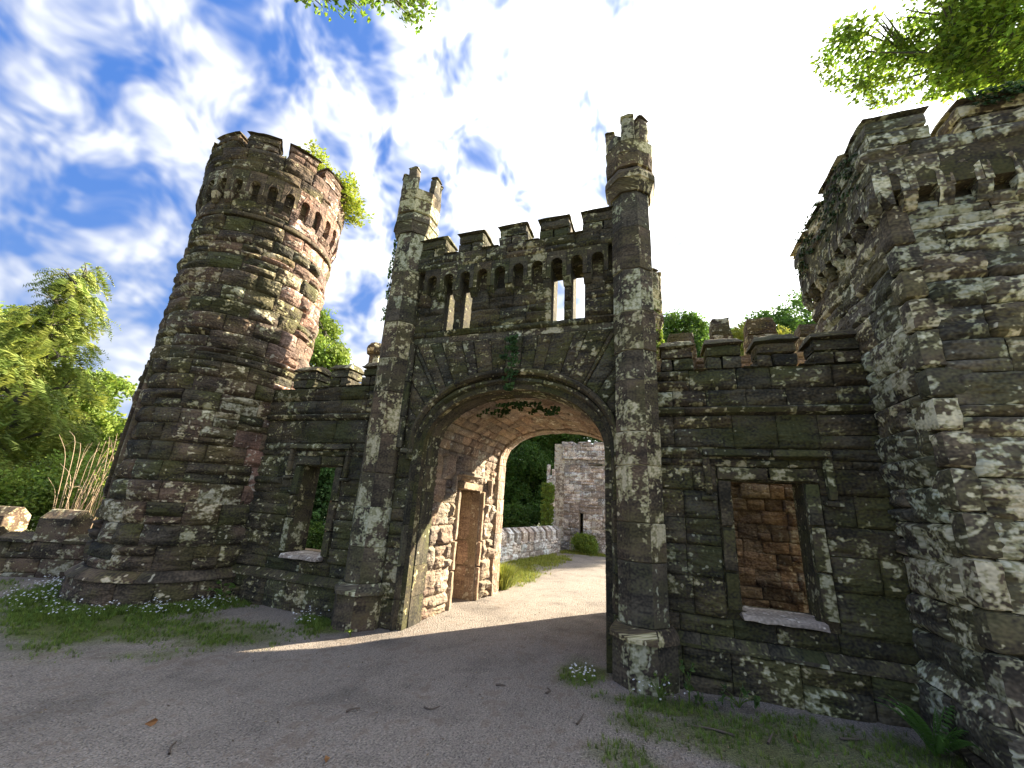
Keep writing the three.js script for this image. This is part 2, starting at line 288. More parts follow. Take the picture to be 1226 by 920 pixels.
// moss over the gravel: patches with ragged outlines
function mossAmount(x, z) {
  let m = 0; const nz = f3(x * 2.2, z * 2.2, 1.1, 4), nf = n3(x * 14, z * 14, 4);
  const blob = (cx, cz, rx, rz, k = 1) => { const d = Math.hypot((x - cx) / rx, (z - cz) / rz); m = Math.max(m, k * sstep(1.1, .45, d + nz * .7 + nf * .12)); };
  blob(-6.2, -3.2, 1.7, .75); blob(-4.7, -3.7, .9, .5, .8); blob(-3.9, -4.45, .5, .3); blob(-.75, -4.6, .3, .5, .95); blob(.1, -4.2, .7, .22, .9); blob(.55, -3.85, .9, .42, .75); blob(1.3, -4.15, 1.0, .4, .7); blob(-.2, -3.3, .3, .22, .55); blob(.1, -2.9, .4, .3, .6);
  blob(-3.15, -9.2, .75, 1.6); blob(-3.2, -12, .8, 2.2); blob(-2.4, -14.6, 1.6, .5); blob(-9, -3.4, .6, .5, .6);
  return clamp(m);
}
{
  const x0 = -11, x1 = 6, z0 = -16.2, z1 = 5, st = .085, nx = Math.round((x1 - x0) / st), nz = Math.round((z1 - z0) / st), pos = [], uv = [], col = [], idx = [];
  for (let j = 0; j <= nz; j++) for (let i = 0; i <= nx; i++) { const x = lerp(x0, x1, i / nx), z = lerp(z0, z1, j / nz), m = mossAmount(x, z), w = .95 + .30 * f3(x * .8, z * .8, 9, 4) - .20 * sstep(.12, .3, f3(x * .55 + 4, z * 1.1, 3, 5)) - .16 * sstep(.1, .22, f3(x * 2.6, z * 2.6, 21, 4));
    pos.push(x, gh(x, z), z); uv.push(x, -z); col.push(lerp(w, .36, m), lerp(w, .50, m), lerp(w, .12, m)); }
  for (let j = 0; j < nz; j++) for (let i = 0; i < nx; i++) { const a = j * (nx + 1) + i, b = a + 1, c = a + nx + 1, d = c + 1; idx.push(a, c, b, b, c, d); }
  const g = new THREE.BufferGeometry(); g.setAttribute('position', new THREE.Float32BufferAttribute(pos, 3)); g.setAttribute('uv', new THREE.Float32BufferAttribute(uv, 2)); g.setAttribute('color', new THREE.Float32BufferAttribute(col, 3)); g.setIndex(idx); g.computeVertexNormals();
  const m = new THREE.Mesh(g, new THREE.MeshStandardMaterial({ map: gravelTex, bumpMap: gravelBump, bumpScale: .03, roughness: .97, vertexColors: true })); m.name = 'gravel_path'; m.userData = { kind: 'structure', label: 'grey brown gravel drive running through the archway', category: 'path' }; scene.add(m);
}

// ================================================================ arch helpers
// path of an arch opening: up the jamb, over, down; points [x,y] with outward normals
function archPath(cx, hw, ys, rise, p = 2.15, n = 44) {
  const pts = [[cx - hw, -.05]]; for (let y = .4; y < ys - .05; y += .4) pts.push([cx - hw, y]);
  for (let i = 0; i <= n; i++) { const a = Math.PI * (1 - i / n), c = Math.cos(a), s = Math.sin(a), e = 2 / p; pts.push([cx + hw * Math.sign(c) * Math.pow(Math.abs(c), e), ys + rise * Math.pow(Math.abs(s), e)]); }
  for (let y = Math.floor((ys - .05) / .4) * .4; y > .2; y -= .4) pts.push([cx + hw, y]); pts.push([cx + hw, -.05]);
  const out = [], L = [0];
  for (let i = 0; i < pts.length; i++) { const a = pts[Math.max(0, i - 1)], b = pts[Math.min(pts.length - 1, i + 1)], l = Math.hypot(b[0] - a[0], b[1] - a[1]) || 1; out.push([...pts[i], -(b[1] - a[1]) / l, (b[0] - a[0]) / l]); if (i) L.push(L[i - 1] + Math.hypot(pts[i][0] - pts[i - 1][0], pts[i][1] - pts[i - 1][1])); }
  const at = s => { s = clamp(s, 0, L[L.length - 1]); let i = 1; while (i < L.length - 1 && L[i] < s) i++; const t = (s - L[i - 1]) / (L[i] - L[i - 1] || 1), a = out[i - 1], b = out[i]; return a.map((v, k) => lerp(v, b[k], t)); };
  return { at, length: L[L.length - 1], pts };
}
// sweep a section [[outward, z]] along a path from sA to sB
function sweep(path, sA, sB, sec, o = {}) {
  const n = Math.max(2, Math.round((sB - sA) / .06)), pos = [], uv = [], idx = [], k = R() * 40, m = sec.length;
  for (let i = 0; i <= n; i++) { const s = lerp(sA, sB, i / n), [x, y, nx, ny] = path.at(s); let q = 0;
    for (let j = 0; j < m; j++) { if (j) q += Math.hypot(sec[j][0] - sec[j - 1][0], sec[j][1] - sec[j - 1][1]); const d = sec[j][0] + (o.rough ?? .006) * n3(s * 6 + k, j * 2.3, 1), z = sec[j][1] + (o.rough ?? .006) * n3(s * 6 + k, j * 2.3, 7); pos.push(x + nx * d, y + ny * d, z); uv.push(s / TS + (o.uo ?? .3), q / TS + (o.uo ?? .3)); } }
  for (let i = 0; i < n; i++) for (let j = 0; j + 1 < m; j++) { const a = i * m + j, b = a + 1, c = a + m, d = c + 1; idx.push(a, c, b, b, c, d); }
  for (const i of [0, n]) for (let j = 1; j + 1 < m; j++) idx.push(i * m, i * m + j, i * m + j + 1);
  const g = new THREE.BufferGeometry(); g.setAttribute('position', new THREE.Float32BufferAttribute(pos, 3)); g.setAttribute('uv', new THREE.Float32BufferAttribute(uv, 2)); g.setIndex(idx);
  const ng = g.toNonIndexed(); ng.computeVertexNormals(); return paint(ng, o.tone ?? toneOf(.18));
}

// ================================================================ GATE ARCHWAY
const ZG = -4.70, GX = -1.735;
const gate = thing('gate_archway', 'central castle gate with flat pointed carriage arch, twin slit windows and five battlements', 'gate');
{
  const map = planeMap(0, ZG, 1, 0);
  const near = archPath(GX, 1.215, 2.18, .82), outer = archPath(GX, 1.33, 2.2, .98);
  const bays = [...Array(10).keys()].map(k => -3.05 + .275 * k), slits = [1, 2, 7, 8].map(k => bays[k]);
  // cores: the screen below the deck and the screen above it
  const x0 = -3.62, x1 = -.1;
  const outline = [[x0, -.1], ...near.pts, [x1, -.1], [x1, 3.8], [x0, 3.8]];
  part(gate, 'core', core(outline, [], .46, (u, v, n) => map(u, v, n - .035)), M.trim);
  const slitHoles = slits.map(x => [x - .088, x + .088, 3.93, 4.74]);
  part(gate, 'core', core(box4(x0, x1, 3.8, 4.92), slitHoles, .34, (u, v, n) => map(u, v, n - .035)), M.trim);
  part(gate, 'core', core(box4(x0, x1, 4.92, 5.14), [], .42, (u, v, n) => map(u, v, n + .065)), M.trim);
  // arch order: splayed stones, jamb to crown to jamb
  const ord = sub(gate, 'arch_order'); let s = 0; const Lo = near.length;
  while (s < Lo - .02) { let l = rr(.3, .5); if (Lo - s - l < .2) l = Lo - s; part(ord, 'voussoir', sweep(near, s + .004, s + l - .004, [[.16, ZG - .05], [.135, ZG + .015], [.10, ZG + .02], [.015, ZG - .13], [-.012, ZG - .16], [-.014, ZG - .44], [.05, ZG - .45]], { uo: R(), rough: .009 }), M.trim); s += l; }
  // hood mould over the arch
  const hs0 = 2.1, hs1 = outer.length - 2.1; s = hs0; const hood = sub(gate, 'hood_mould');
  while (s < hs1 - .02) { let l = rr(.5, .75); if (hs1 - s - l < .3) l = hs1 - s; part(hood, 'moulding', sweep(outer, s + .003, s + l - .003, [[0, ZG - .03], [.0, ZG + .035], [.03, ZG + .075], [.065, ZG + .075], [.085, ZG + .04], [.085, ZG - .03]], { uo: R(), rough: .005 }), M.trim); s += l; }
  for (const sx of [-1, 1]) part(hood, 'label_stop', block(.2, .07, .1, GX + sx * 1.42, 2.13, ZG + .03, { rough: .006 }), M.trim);
  // frame rolls beside the panel
  for (const x of [-3.29, -.30]) { let y = 2.2; while (y < 3.72) { const l = Math.min(rr(.4, .6), 3.74 - y); part(gate, 'frame_moulding', octa([[.03, y + .003], [.042, y + .008], [.042, y + l - .008], [.03, y + l - .003]], x, ZG + .03, { rough: .004, cols: 1 }), M.trim); y += l; } }
  // fan of slabs filling the panel over the arch
  const O = [GX, 1.15], hit = (a, r) => [O[0] + Math.cos(a) * r, O[1] + Math.sin(a) * r];
  const rOuter = a => { let t = 9; const c = Math.cos(a), n = Math.sin(a); if (n > 0) t = Math.min(t, (3.74 - O[1]) / n); if (c > 0) t = Math.min(t, (-.345 - O[0]) / c); if (c < 0) t = Math.min(t, (-3.245 - O[0]) / c); return t; };
  const rInner = a => { let lo = .6, hi = 4; for (let i = 0; i < 40; i++) { const m = (lo + hi) / 2, [x, y] = hit(a, m), u = Math.abs((x - GX) / 1.42), inside = u < 1 && (y < 2.2 || Math.pow(u, 2.15) + Math.pow(Math.max(0, (y - 2.2) / 1.07), 2.15) < 1); inside ? lo = m : hi = m; } return lo; };
  const cornerR = Math.atan2(3.74 - O[1], -.345 - O[0]), cornerL = Math.atan2(3.74 - O[1], -3.245 - O[0]), angs = [];
  const A0 = 38 * D2R, A1 = 142 * D2R, ks = 21; for (let i = 0; i <= ks; i++) angs.push(lerp(A0, A1, i / ks) + (i && i < ks ? (R() - .5) * .03 : 0)); angs.push(cornerR, cornerL); angs.sort((a, b) => a - b);
  for (let i = 0; i + 1 < angs.length; i++) { const a = angs[i], b = angs[i + 1]; if (b - a < .012) continue; const i0 = rInner(a), i1 = rInner(b), o0 = rOuter(a), o1 = rOuter(b); if (o0 - i0 < .05 && o1 - i1 < .05) continue; part(gate, 'spandrel_slab', stoneGeo([hit(a, i0), hit(a, Math.max(o0, i0 + .02)), hit(b, Math.max(o1, i1 + .02)), hit(b, i1)], map, { front: -.012, rough: .02, bevel: .012, gap: .004, nx: 7, ny: 5, uvo: [R(), R()] }), M.wall); }
  // piers under the springing
  for (const [a, b] of [[-3.3, -3.08], [-.40, -.25]]) courses(gate, map, a, b, 0, 2.2, { h: .36, w: [.2, .3], rough: .02, uvo: [.1, .2], mat: M.wall });
  // string course
  { let x = -3.34; while (x < -.2) { const l = Math.min(rr(.45, .75), -.18 - x); const g = prism([[0, 0], [.07, .02], [.085, .05], [.03, .09], [0, .09]], l - .004); g.rotateY(-Math.PI / 2); g.rotateY(Math.PI); g.translate(x, 3.75, ZG - .03); part(gate, 'string_course', g, M.paleTrim); x += l; } }
  courses(gate, map, -3.34, -.16, 3.84, 4.52, { h: .24, w: [.26, .5], holes: slits.map(x => [x - .088, x + .088, 3.93, 4.52]), uvo: [.4, .1], rough: .04, bevel: .026, mat: M.wall });
  // corbel table
  bays.forEach((x, k) => {
    const sh = new THREE.Shape(); const w = .1375, r = .08; sh.moveTo(x - w + .002, 4.52); sh.lineTo(x - r, 4.52); sh.lineTo(x - r, 4.73); sh.absarc(x, 4.73, r, Math.PI, 0, true); sh.lineTo(x + r, 4.52); sh.lineTo(x + w - .002, 4.52); sh.lineTo(x + w - .002, 4.92); sh.lineTo(x - w + .002, 4.92);
    const g = new THREE.ExtrudeGeometry(sh, { depth: .125, bevelEnabled: true, bevelSize: -.006, bevelThickness: .006, bevelSegments: 1, curveSegments: 6 }); boxUV(g, R()); g.translate(0, 0, ZG - .03); part(gate, 'corbel_arch', paint(g, toneOf()), M.trim);
  });
  for (let k = 0; k <= 10; k++) { const x = bays[0] - .1375 + .275 * k; const g = prism([[0, 0], [.03, .0], [.075, .05], [.095, .11], [0, .11]], .105); g.translate(0, 0, -.0525); g.rotateY(-Math.PI / 2); g.translate(x, 4.41, ZG - .01); part(gate, 'corbel', g, M.trim); }
  courses(gate, (u, v, n) => map(u, v, n + .105), -3.34, -.16, 4.925, 5.16, { h: .23, w: [.3, .6], uvo: [.7, .6], rough: .02, mat: M.wall });
  for (const [a, b] of [[-3.34, -2.88], [-2.68, -2.25], [-2.01, -1.58], [-1.40, -.96], [-.79, -.30]]) {
    const m = sub(gate, 'merlon'), c = (a + b) / 2, w = b - a, zc = ZG - .07, hh = .155;
    const cut = rr(.4, .6); part(m, 'stone', block(w * cut - .004, hh, .34, a + w * cut / 2, 5.145, zc, { rough: .012 }), M.wall); part(m, 'stone', block(w * (1 - cut) - .004, hh, .34, b - w * (1 - cut) / 2, 5.145, zc, { rough: .012 }), M.wall);
    part(m, 'stone', block(w - .01, hh, .335, c, 5.145 + hh, zc, { rough: .012 }), M.wall);
    part(m, 'coping', copingGeo(w + .05, .42, .10, c, 5.145 + 2 * hh, zc, { tone: toneOf(.15, [1.1, 1.1, 1.1]), tilt: (R() - .5) * .03 }), M.trim);
  }
  for (const [a, b] of [[-2.9, -2.66], [-2.27, -1.99], [-1.6, -1.38], [-.98, -.77]]) part(gate, 'crenel_sill', block(b - a + .02, .035, .42, (a + b) / 2, 5.14, ZG - .06, { taper: [0, .05], rough: .008 }), M.trim);

  // passage: side walls, vault, deck, far screen
  const far = archPath(-1.6, 1.14, 2.2, .70, 2.3), zN = ZG - .42, zF = -7.2;
  const wl = Math.hypot(.22, zN - zF), mapL = planeMap(-2.96, zN, .22 / wl, (zF - zN) / wl);
  const du = z => (zN - z) * wl / (zN - zF);
  const door = [du(-5.88), du(-6.56), -.1, 1.72];
  part(gate, 'core', core(box4(-.02, wl, -.1, 2.3), [door], .42, (u, v, n) => mapL(u, v, n - .035)), M.redTrim);
  const sur = [door[0] - .11, door[1] + .11, 0, 1.84];
  courses(gate, mapL, 0, wl + .02, 0, 2.24, { h: .31, w: [.24, .4], holes: [sur], mat: M.red, rough: .05, bevel: .03, uvo: [.3, .3], jit: .2 });
  const dr = sub(gate, 'doorway');
  for (const [a, b] of [[sur[0], door[0]], [door[1], sur[1]]]) { let y = 0; while (y < 1.7) { let l = rr(.35, .6); if (1.72 - y - l < .25) l = 1.72 - y; const g = block(b - a - .004, l - .006, .42, 0, 0, 0, { rough: .008, tone: toneOf(.12, [1.1, 1.05, 1]) }); g.rotateY(Math.PI / 2 + Math.atan2(.22, zN - zF)); const q = mapL((a + b) / 2, y, -.19); g.translate(...q); part(dr, 'jamb', g, M.redTrim); y += l; } }
  { const g = block(sur[1] - sur[0], .12, .42, 0, 0, 0, { rough: .008, tone: [1.15, 1.1, 1] }); g.rotateY(Math.PI / 2 + .09); g.translate(...mapL((sur[0] + sur[1]) / 2, 1.72, -.19)); part(dr, 'lintel', g, M.redTrim);
    const hg = block(sur[1] - sur[0] + .34, .07, .12, 0, 0, 0, { rough: .006, taper: [0, .03] }); hg.rotateY(Math.PI / 2 + .09); hg.translate(...mapL((sur[0] + sur[1]) / 2, 1.92, .03)); part(dr, 'hood_mould', hg, M.redTrim);
    for (const u of [sur[0] - .13, sur[1] + .13]) { const d = block(.08, .28, .1, 0, 0, 0, { rough: .006 }); d.rotateY(Math.PI / 2 + .09); d.translate(...mapL(u, 1.645, .025)); part(dr, 'hood_drop', d, M.redTrim); } }
  const mapR = planeMap(-.45, zF, -.06 / wl, (zN - zF) / wl);
  part(gate, 'core', core(box4(-.02, wl, -.1, 2.3), [], .42, (u, v, n) => mapR(u, v, n - .035)), M.redTrim);
  courses(gate, mapR, -.02, wl, 0, 2.24, { h: .31, w: [.24, .42], mat: M.red, rough: .05, bevel: .03, uvo: [.6, .1] });
  // vault stones: rows along the passage, from springing to springing
  const prof = (t, f) => { const p = f < .5 ? 0 : 0; const q = (path, ys) => { const s0 = path.s0 ?? (path.s0 = (() => { let s = 0; while (path.at(s)[1] < ys) s += .01; return s; })()); return path.at(lerp(s0, path.length - s0, t)); }; const a = q(near, 2.16), b = q(far, 2.12); return a.map((v, i) => lerp(v, b[i], f)); };
  const vmap = (u, v, n) => { const f = clamp(v / wl, -.05, 1.02), [x, y, nx, ny] = prof(clamp(u, 0, 1), f); return [x - nx * n, y - ny * n, lerp(zN, zF, f)]; };
  const vAt = (u, v, n) => vmap(u / 3.2, v, n);
  { const pos = [], uv = [], idx = [], nu = 40, nv = 6; for (const off of [-.035, -.3]) for (let j = 0; j <= nv; j++) for (let i = 0; i <= nu; i++) { pos.push(...vmap(i / nu, wl * j / nv, off)); uv.push(i / nu * .6, j / nv * .5); }
    for (const b of [0, (nu + 1) * (nv + 1)]) for (let j = 0; j < nv; j++) for (let i = 0; i < nu; i++) { const a = b + j * (nu + 1) + i; idx.push(a, a + 1, a + nu + 1, a + 1, a + nu + 2, a + nu + 1); }
    const g = new THREE.BufferGeometry(); g.setAttribute('position', new THREE.Float32BufferAttribute(pos, 3)); g.setAttribute('uv', new THREE.Float32BufferAttribute(uv, 2)); g.setIndex(idx); g.computeVertexNormals(); part(gate, 'core', paint(g, coreTone), M.redTrim); }
  { let u = 0; const vault = sub(gate, 'vault'); while (u < 3.199) { const w = Math.min(rr(.11, .17), 3.2 - u); let v = 0, first = rr(.3, 1); while (v < wl - .01) { let l = rr(.22, .5) * first; first = 1; if (wl - v - l < .12) l = wl - v; part(vault, 'vault_stone', stoneGeo(rectQ(u, u + w, v, v + l), vAt, { rough: .03, bevel: .014, gap: .003, nx: 4, ny: 5, uvo: [.2, .8], tone: toneOf(.25) }), M.red); v += l; } u += w; } }
  part(gate, 'roof_deck', block(3.5, .22, 2.5, -1.86, 3.34, -6.1, { rough: .01, cell: .4 }), M.trim);
  for (const [a, b] of [[-3.62, -2.94], [-.53, -.1]]) part(gate, 'core', block(b - a, 1.2, 2.1, (a + b) / 2 + (a < -2 ? -.12 : .12), 2.2, -6.2, { rough: .004, cell: .5, tone: coreTone }), M.trim);
  { const g = core([[-3.5, -.1], ...far.pts, [-.02, -.1], [-.02, 4.05], [-3.5, 4.05]], [], .22, (u, v, n) => [u, v, zF + .02 + n + .0]); part(gate, 'rear_screen', g, M.redTrim); }
  { let s = 0; const Lf = far.length; while (s < Lf - .02) { let l = rr(.26, .4); if (Lf - s - l < .16) l = Lf - s; part(gate, 'rear_arch_stone', sweep(far, s + .004, s + l - .004, [[.09, zF + .16], [-.03, zF + .13], [-.045, zF - .02], [-.03, zF - .21], [.1, zF - .24]], { uo: R(), rough: .014 }), M.red); s += l; } }
}

// ================================================================ TURRETS
function turret(cx, cz, R0, top, label, o = {}) {
  const t = thing('octagonal_turret', label, 'turret', 'octagonal gate turrets'), mt = o.mat ?? M.turret, tm = M.turret;
  const d = .012; let y = 0;
  part(t, 'plinth', octa([[R0 + .065, -.1], [R0 + .065, .1], [R0 + .062, .26], [R0 + .06, .38]], cx, cz, { rough: .012 }), mt);
  part(t, 'plinth_moulding', octa([[R0 + .06, .38], [R0 + .088, .385], [R0 + .088, .425], [R0 + .03, .50], [R0 - .01, .50]], cx, cz, { rough: .006, tone: toneOf(.1, [1.15, 1.15, 1.1]) }), mt);
  y = .5; const cb = top - 1.22;
  while (y < cb - .01) { let l = rr(.34, .62); if (cb - y - l < .3) l = cb - y; const e = (R() - .5) * .012; part(t, 'drum', octa([[R0 - d, y], [R0 + e, y + .012], [R0 + e, y + l * .5], [R0 + e, y + l - .012], [R0 - d, y + l]], cx + (R() - .5) * .008, cz, { tone: toneOf(.24) }), mt); y += l; }
  part(t, 'collar', octa([[R0 - .01, cb], [R0 + .02, cb], [R0 + .07, cb + .16], [R0 + .085, cb + .17], [R0 + .085, cb + .25], [R0 + .06, cb + .32], [R0 - .03, cb + .37]], cx, cz, { rough: .007 }), tm);
  let yy = cb + .36; for (const l of [.23, .20]) { part(t, 'drum', octa([[R0 + .03, yy], [R0 + .06, yy + .012], [R0 + .075, yy + l - .012], [R0 + .05, yy + l], [R0 - .05, yy + l + .002]], cx, cz, { rough: .022, tone: toneOf(.2, [1.15, 1.12, 1]) }), tm); yy += l; }
  part(t, 'cap', octa([[R0 + .02, yy - .01], [R0 - .03, yy + .015], [.001, yy + .02]], cx, cz, {}), tm);
  for (let k = 0; k < 8; k++) { if ((o.missing ?? []).includes(k)) continue; const a = k * Math.PI / 4, rr0 = R0 + .005, h = top - yy - (o.broken?.[k] ?? 0); part(t, 'merlon', block(.19, h, .14, cx + Math.sin(a) * rr0, yy - .01, cz + Math.cos(a) * rr0, { turn: a, rough: .02, taper: [.01, .008], tone: toneOf(.2), cell: .06 }), tm); if (!(o.broken?.[k] > .1)) part(t, 'merlon_cap', block(.20, .05, .16, cx + Math.sin(a) * (rr0 + .01), yy + h - .015, cz + Math.cos(a) * (rr0 + .01), { turn: a, rough: .014, taper: [.02, .02], cell: .06 }), tm); }
  return t;
}
turret(-3.575, -4.74, .258, 6.82, 'octagonal turret with broken crown between the archway and the see-through window', { missing: [1, 6], broken: [.0, 0, .05, .02, .1, .16, 0, .05] });
turret(-.145, -4.70, .237, 6.78, 'octagonal turret blotched with pale lichen between the archway and the walled-up window', { missing: [2], broken: [.02, .03, 0, .04, 0, .1, .0, .22] });
turret(-.02, -7.35, .24, 6.0, 'octagonal turret clad in ivy on the far side of the gate', { missing: [3] });
turret(-3.4, -7.35, .24, 6.0, 'octagonal turret on the far side of the gate above the passage door', { missing: [4] });

// ================================================================ CURTAIN WALLS
const ZW = -4.76;
function curtain(x0, x1, wx0, wx1, merlons, label, o = {}) {
  const t = thing('curtain_wall', label, 'wall', 'walls joining the gate to its towers'), map = planeMap(0, ZW, 1, 0);
  const win = [wx0, wx1, .70, 1.93], fr = [wx0 - .135, wx1 + .135, .62, 2.07];
  part(t, 'core', core(box4(x0, x1, -.1, 3.14), [win], .32, (u, v, n) => map(u, v, n - .035)), M.trim);
  courses(t, map, x0, x1, .46, 2.62, { h: .285, w: [.32, .66], holes: [fr, [wx0 - .29, wx1 + .29, 2.15, 2.27]], uvo: [o.uo ?? .1, .35], rough: .036, bevel: .02, mat: M.wall });
  courses(t, (u, v, n) => map(u, v, n + .075), x0, x1, -.06, .36, { h: .4, w: [.3, .55], uvo: [.8, .2], rough: .035, back: -.1, mat: M.wall });
  const strip = (name, y, pts, mat, l0 = .4, l1 = .7) => { let x = x0; while (x < x1 - .01) { let l = rr(l0, l1); if (x1 - x - l < .25) l = x1 - x; const g = prism(pts, l - .004); g.rotateY(Math.PI / 2); g.scale(1, 1, -1); g.index; flip(g); g.translate(x, y, ZW - .035); part(t, name, g, mat); x += l; } };
  strip('plinth_course', .36, [[0, 0], [.135, 0], [.135, .03], [.04, .10], [0, .10]], M.trim);
  strip('string_course', 2.62, [[0, 0], [.075, .025], [.10, .06], [.10, .075], [.045, .10], [0, .10]], M.trim);
  courses(t, (u, v, n) => map(u, v, n + .03), x0, x1, 2.72, 3.15, { h: .22, w: [.3, .6], uvo: [.3, .7], rough: .045, bevel: .028, mat: M.wall });
  // window
  const w = sub(t, 'window'), dep = .38, zc = ZW + .03 - dep / 2;
  for (const [a, b] of [[fr[0], wx0], [wx1, fr[1]]]) { let y = .705; while (y < 1.92) { let l = rr(.3, .5); if (1.93 - y - l < .25) l = 1.93 - y; part(w, 'jamb', block(b - a - .004, l - .005, dep, (a + b) / 2, y, zc, { rough: .009 }), M.trim); y += l; } }
  const mid = (wx0 + wx1) / 2 + .03; for (const [a, b] of [[fr[0], mid], [mid, fr[1]]]) part(w, 'lintel', block(b - a - .004, .14, dep, (a + b) / 2, 1.93, zc, { rough: .009 }), M.trim);
  part(w, 'sill', block(wx1 - wx0 + .06, .075, .46, (wx0 + wx1) / 2, .632, ZW - .13, { rough: .007, taper: [0, .02], tone: [1.0, .95, .86], cell: .12 }), M.sill);
  const hd = sub(t, 'hood_mould'), hx0 = wx0 - .26, hx1 = wx1 + .26;
  part(hd, 'moulding', block((hx1 - hx0) * .55, .085, .12, hx0 + (hx1 - hx0) * .275, 2.165, ZW + .035, { rough: .008, taper: [0, .03] }), M.trim); part(hd, 'moulding', block((hx1 - hx0) * .44, .085, .12, hx1 - (hx1 - hx0) * .22, 2.165, ZW + .035, { rough: .008, taper: [0, .03] }), M.trim);
  for (const x of [hx0 + .04, hx1 - .04]) { if (o.noDrop && x < wx0) continue; part(hd, 'hood_drop', block(.08, .40, .1, x, 1.77, ZW + .025, { rough: .01 }), M.trim); part(hd, 'label_stop', block(.16, .06, .11, x, 1.71, ZW + .025, { rough: .008 }), M.trim); }
  for (const [a, b] of merlons) {
    const m = sub(t, 'merlon'), c = (a + b) / 2, wd = b - a, zc2 = ZW - .13;
    const k = rr(.35, .65); part(m, 'stone', block(wd * k - .004, .15, .35, a + wd * k / 2, 3.145, zc2, {}), M.wall); part(m, 'stone', block(wd * (1 - k) - .004, .15, .35, b - wd * (1 - k) / 2, 3.145, zc2, {}), M.wall); part(m, 'stone', block(wd - .012, .13, .345, c, 3.297, zc2, {}), M.wall);
    part(m, 'coping', copingGeo(wd + .05, .44, .115, c, 3.427, zc2, { tilt: (R() - .5) * .05 }), M.trim);
  }
  for (let i = 0; i + 1 < merlons.length; i++) part(t, 'crenel_sill', block(merlons[i + 1][0] - merlons[i][1] + .02, .04, .42, (merlons[i + 1][0] + merlons[i][1]) / 2, 3.135, ZW - .12, { rough: .008, taper: [0, .05] }), M.trim);
  return t;
}
function flip(g) { const p = g.attributes.position; if (g.index) { const a = g.index.array; for (let i = 0; i < a.length; i += 3) [a[i], a[i + 1]] = [a[i + 1], a[i]]; } else { for (const n in g.attributes) { const at = g.attributes[n], s = at.itemSize; for (let i = 0; i < at.count; i += 3) for (let k = 0; k < s; k++) { const q = at.array[i * s + k]; at.array[i * s + k] = at.array[(i + 1) * s + k]; at.array[(i + 1) * s + k] = q; } } } g.computeVertexNormals(); return p; }
curtain(-.05, 2.1, .765, 1.40, [[.14, .50], [.62, .99], [1.12, 1.52], [1.65, 2.07]], 'mossy wall with walled-up window and four battlements beside the square tower');
curtain(-6.35, -3.7, -5.02, -4.39, [[-5.55, -5.08], [-4.80, -4.42], [-4.17, -3.82]], 'mossy wall with see-through window beside the round tower', { uo: .55 });

// walls behind the roofless lodges
{
  const t = thing('rear_wall', 'red rubble wall with unseen high opening added to let sun in behind the window beside the square tower', 'wall'), z = -6.7, map = planeMap(0, z, 1, 0), hole = [1.3, 2.9, 3.4, 3.8];  // opening is out of view, added high up so sun reaches the inner wall
  part(t, 'core', core(box4(-.1, 3.4, -.1, 4.0), [hole], .35, (u, v, n) => map(u, v, n - .03)), M.redTrim);
  courses(t, map, -.05, 3.3, 0, 4.0, { h: .19, w: [.12, .42], holes: [hole], mat: M.red, rough: .034, bevel: .014, pillow: .1, uvo: [.15, .5], nx: 6, ny: 5, jit: .5, jag: 3, tint: [.84, .79, .70], split: .4 });
  for (const [a, b, h] of [[.3, .76, .5], [.98, 1.32, .72], [1.5, 1.95, .66], [2.2, 2.65, .5]]) { const m = sub(t, 'merlon'); part(m, 'stone', block(b - a, h * .55, .38, (a + b) / 2, 3.98, z - .18, { rough: .016 }), M.tower); part(m, 'stone', block(b - a - .02, h * .45, .36, (a + b) / 2, 3.98 + h * .55, z - .18, { rough: .018, taper: [.02, .03], tilt: (R() - .5) * .05 }), M.tower); }
}
{
  const t = thing('rear_wall', 'wall with open window behind the see-through window by the round tower', 'wall'), z = -6.95, map = planeMap(0, z, 1, 0), hole = [-7.3, -6.42, .35, 2.42];
  part(t, 'core', core(box4(-7.9, -3.4, -.1, 2.6), [hole], .35, (u, v, n) => map(u, v, n - .03)), M.redTrim);
  courses(t, map, -7.85, -3.5, 0, 2.6, { h: .3, w: [.3, .6], holes: [hole], mat: M.red, rough: .03, uvo: [.4, .2] });
}
{ const t = thing('pinnacle', 'small octagonal chimney cap rising behind the battlements near the round tower', 'chimney'); const x = -5.85, z = -6.95;
  part(t, 'shaft', octa([[.13, 2.6], [.13, 4.55]], x, z, { rough: .01 }), M.pale); part(t, 'cap', octa([[.12, 4.55], [.19, 4.6], [.2, 4.74], [.14, 4.84], [.0, 4.85]], x, z, { rough: .01, tone: [1.2, 1.1, 1] }), M.pale); part(t, 'foot', octa([[.26, 2.55], [.26, 2.95], [.13, 3.1]], x, z), M.pale); }

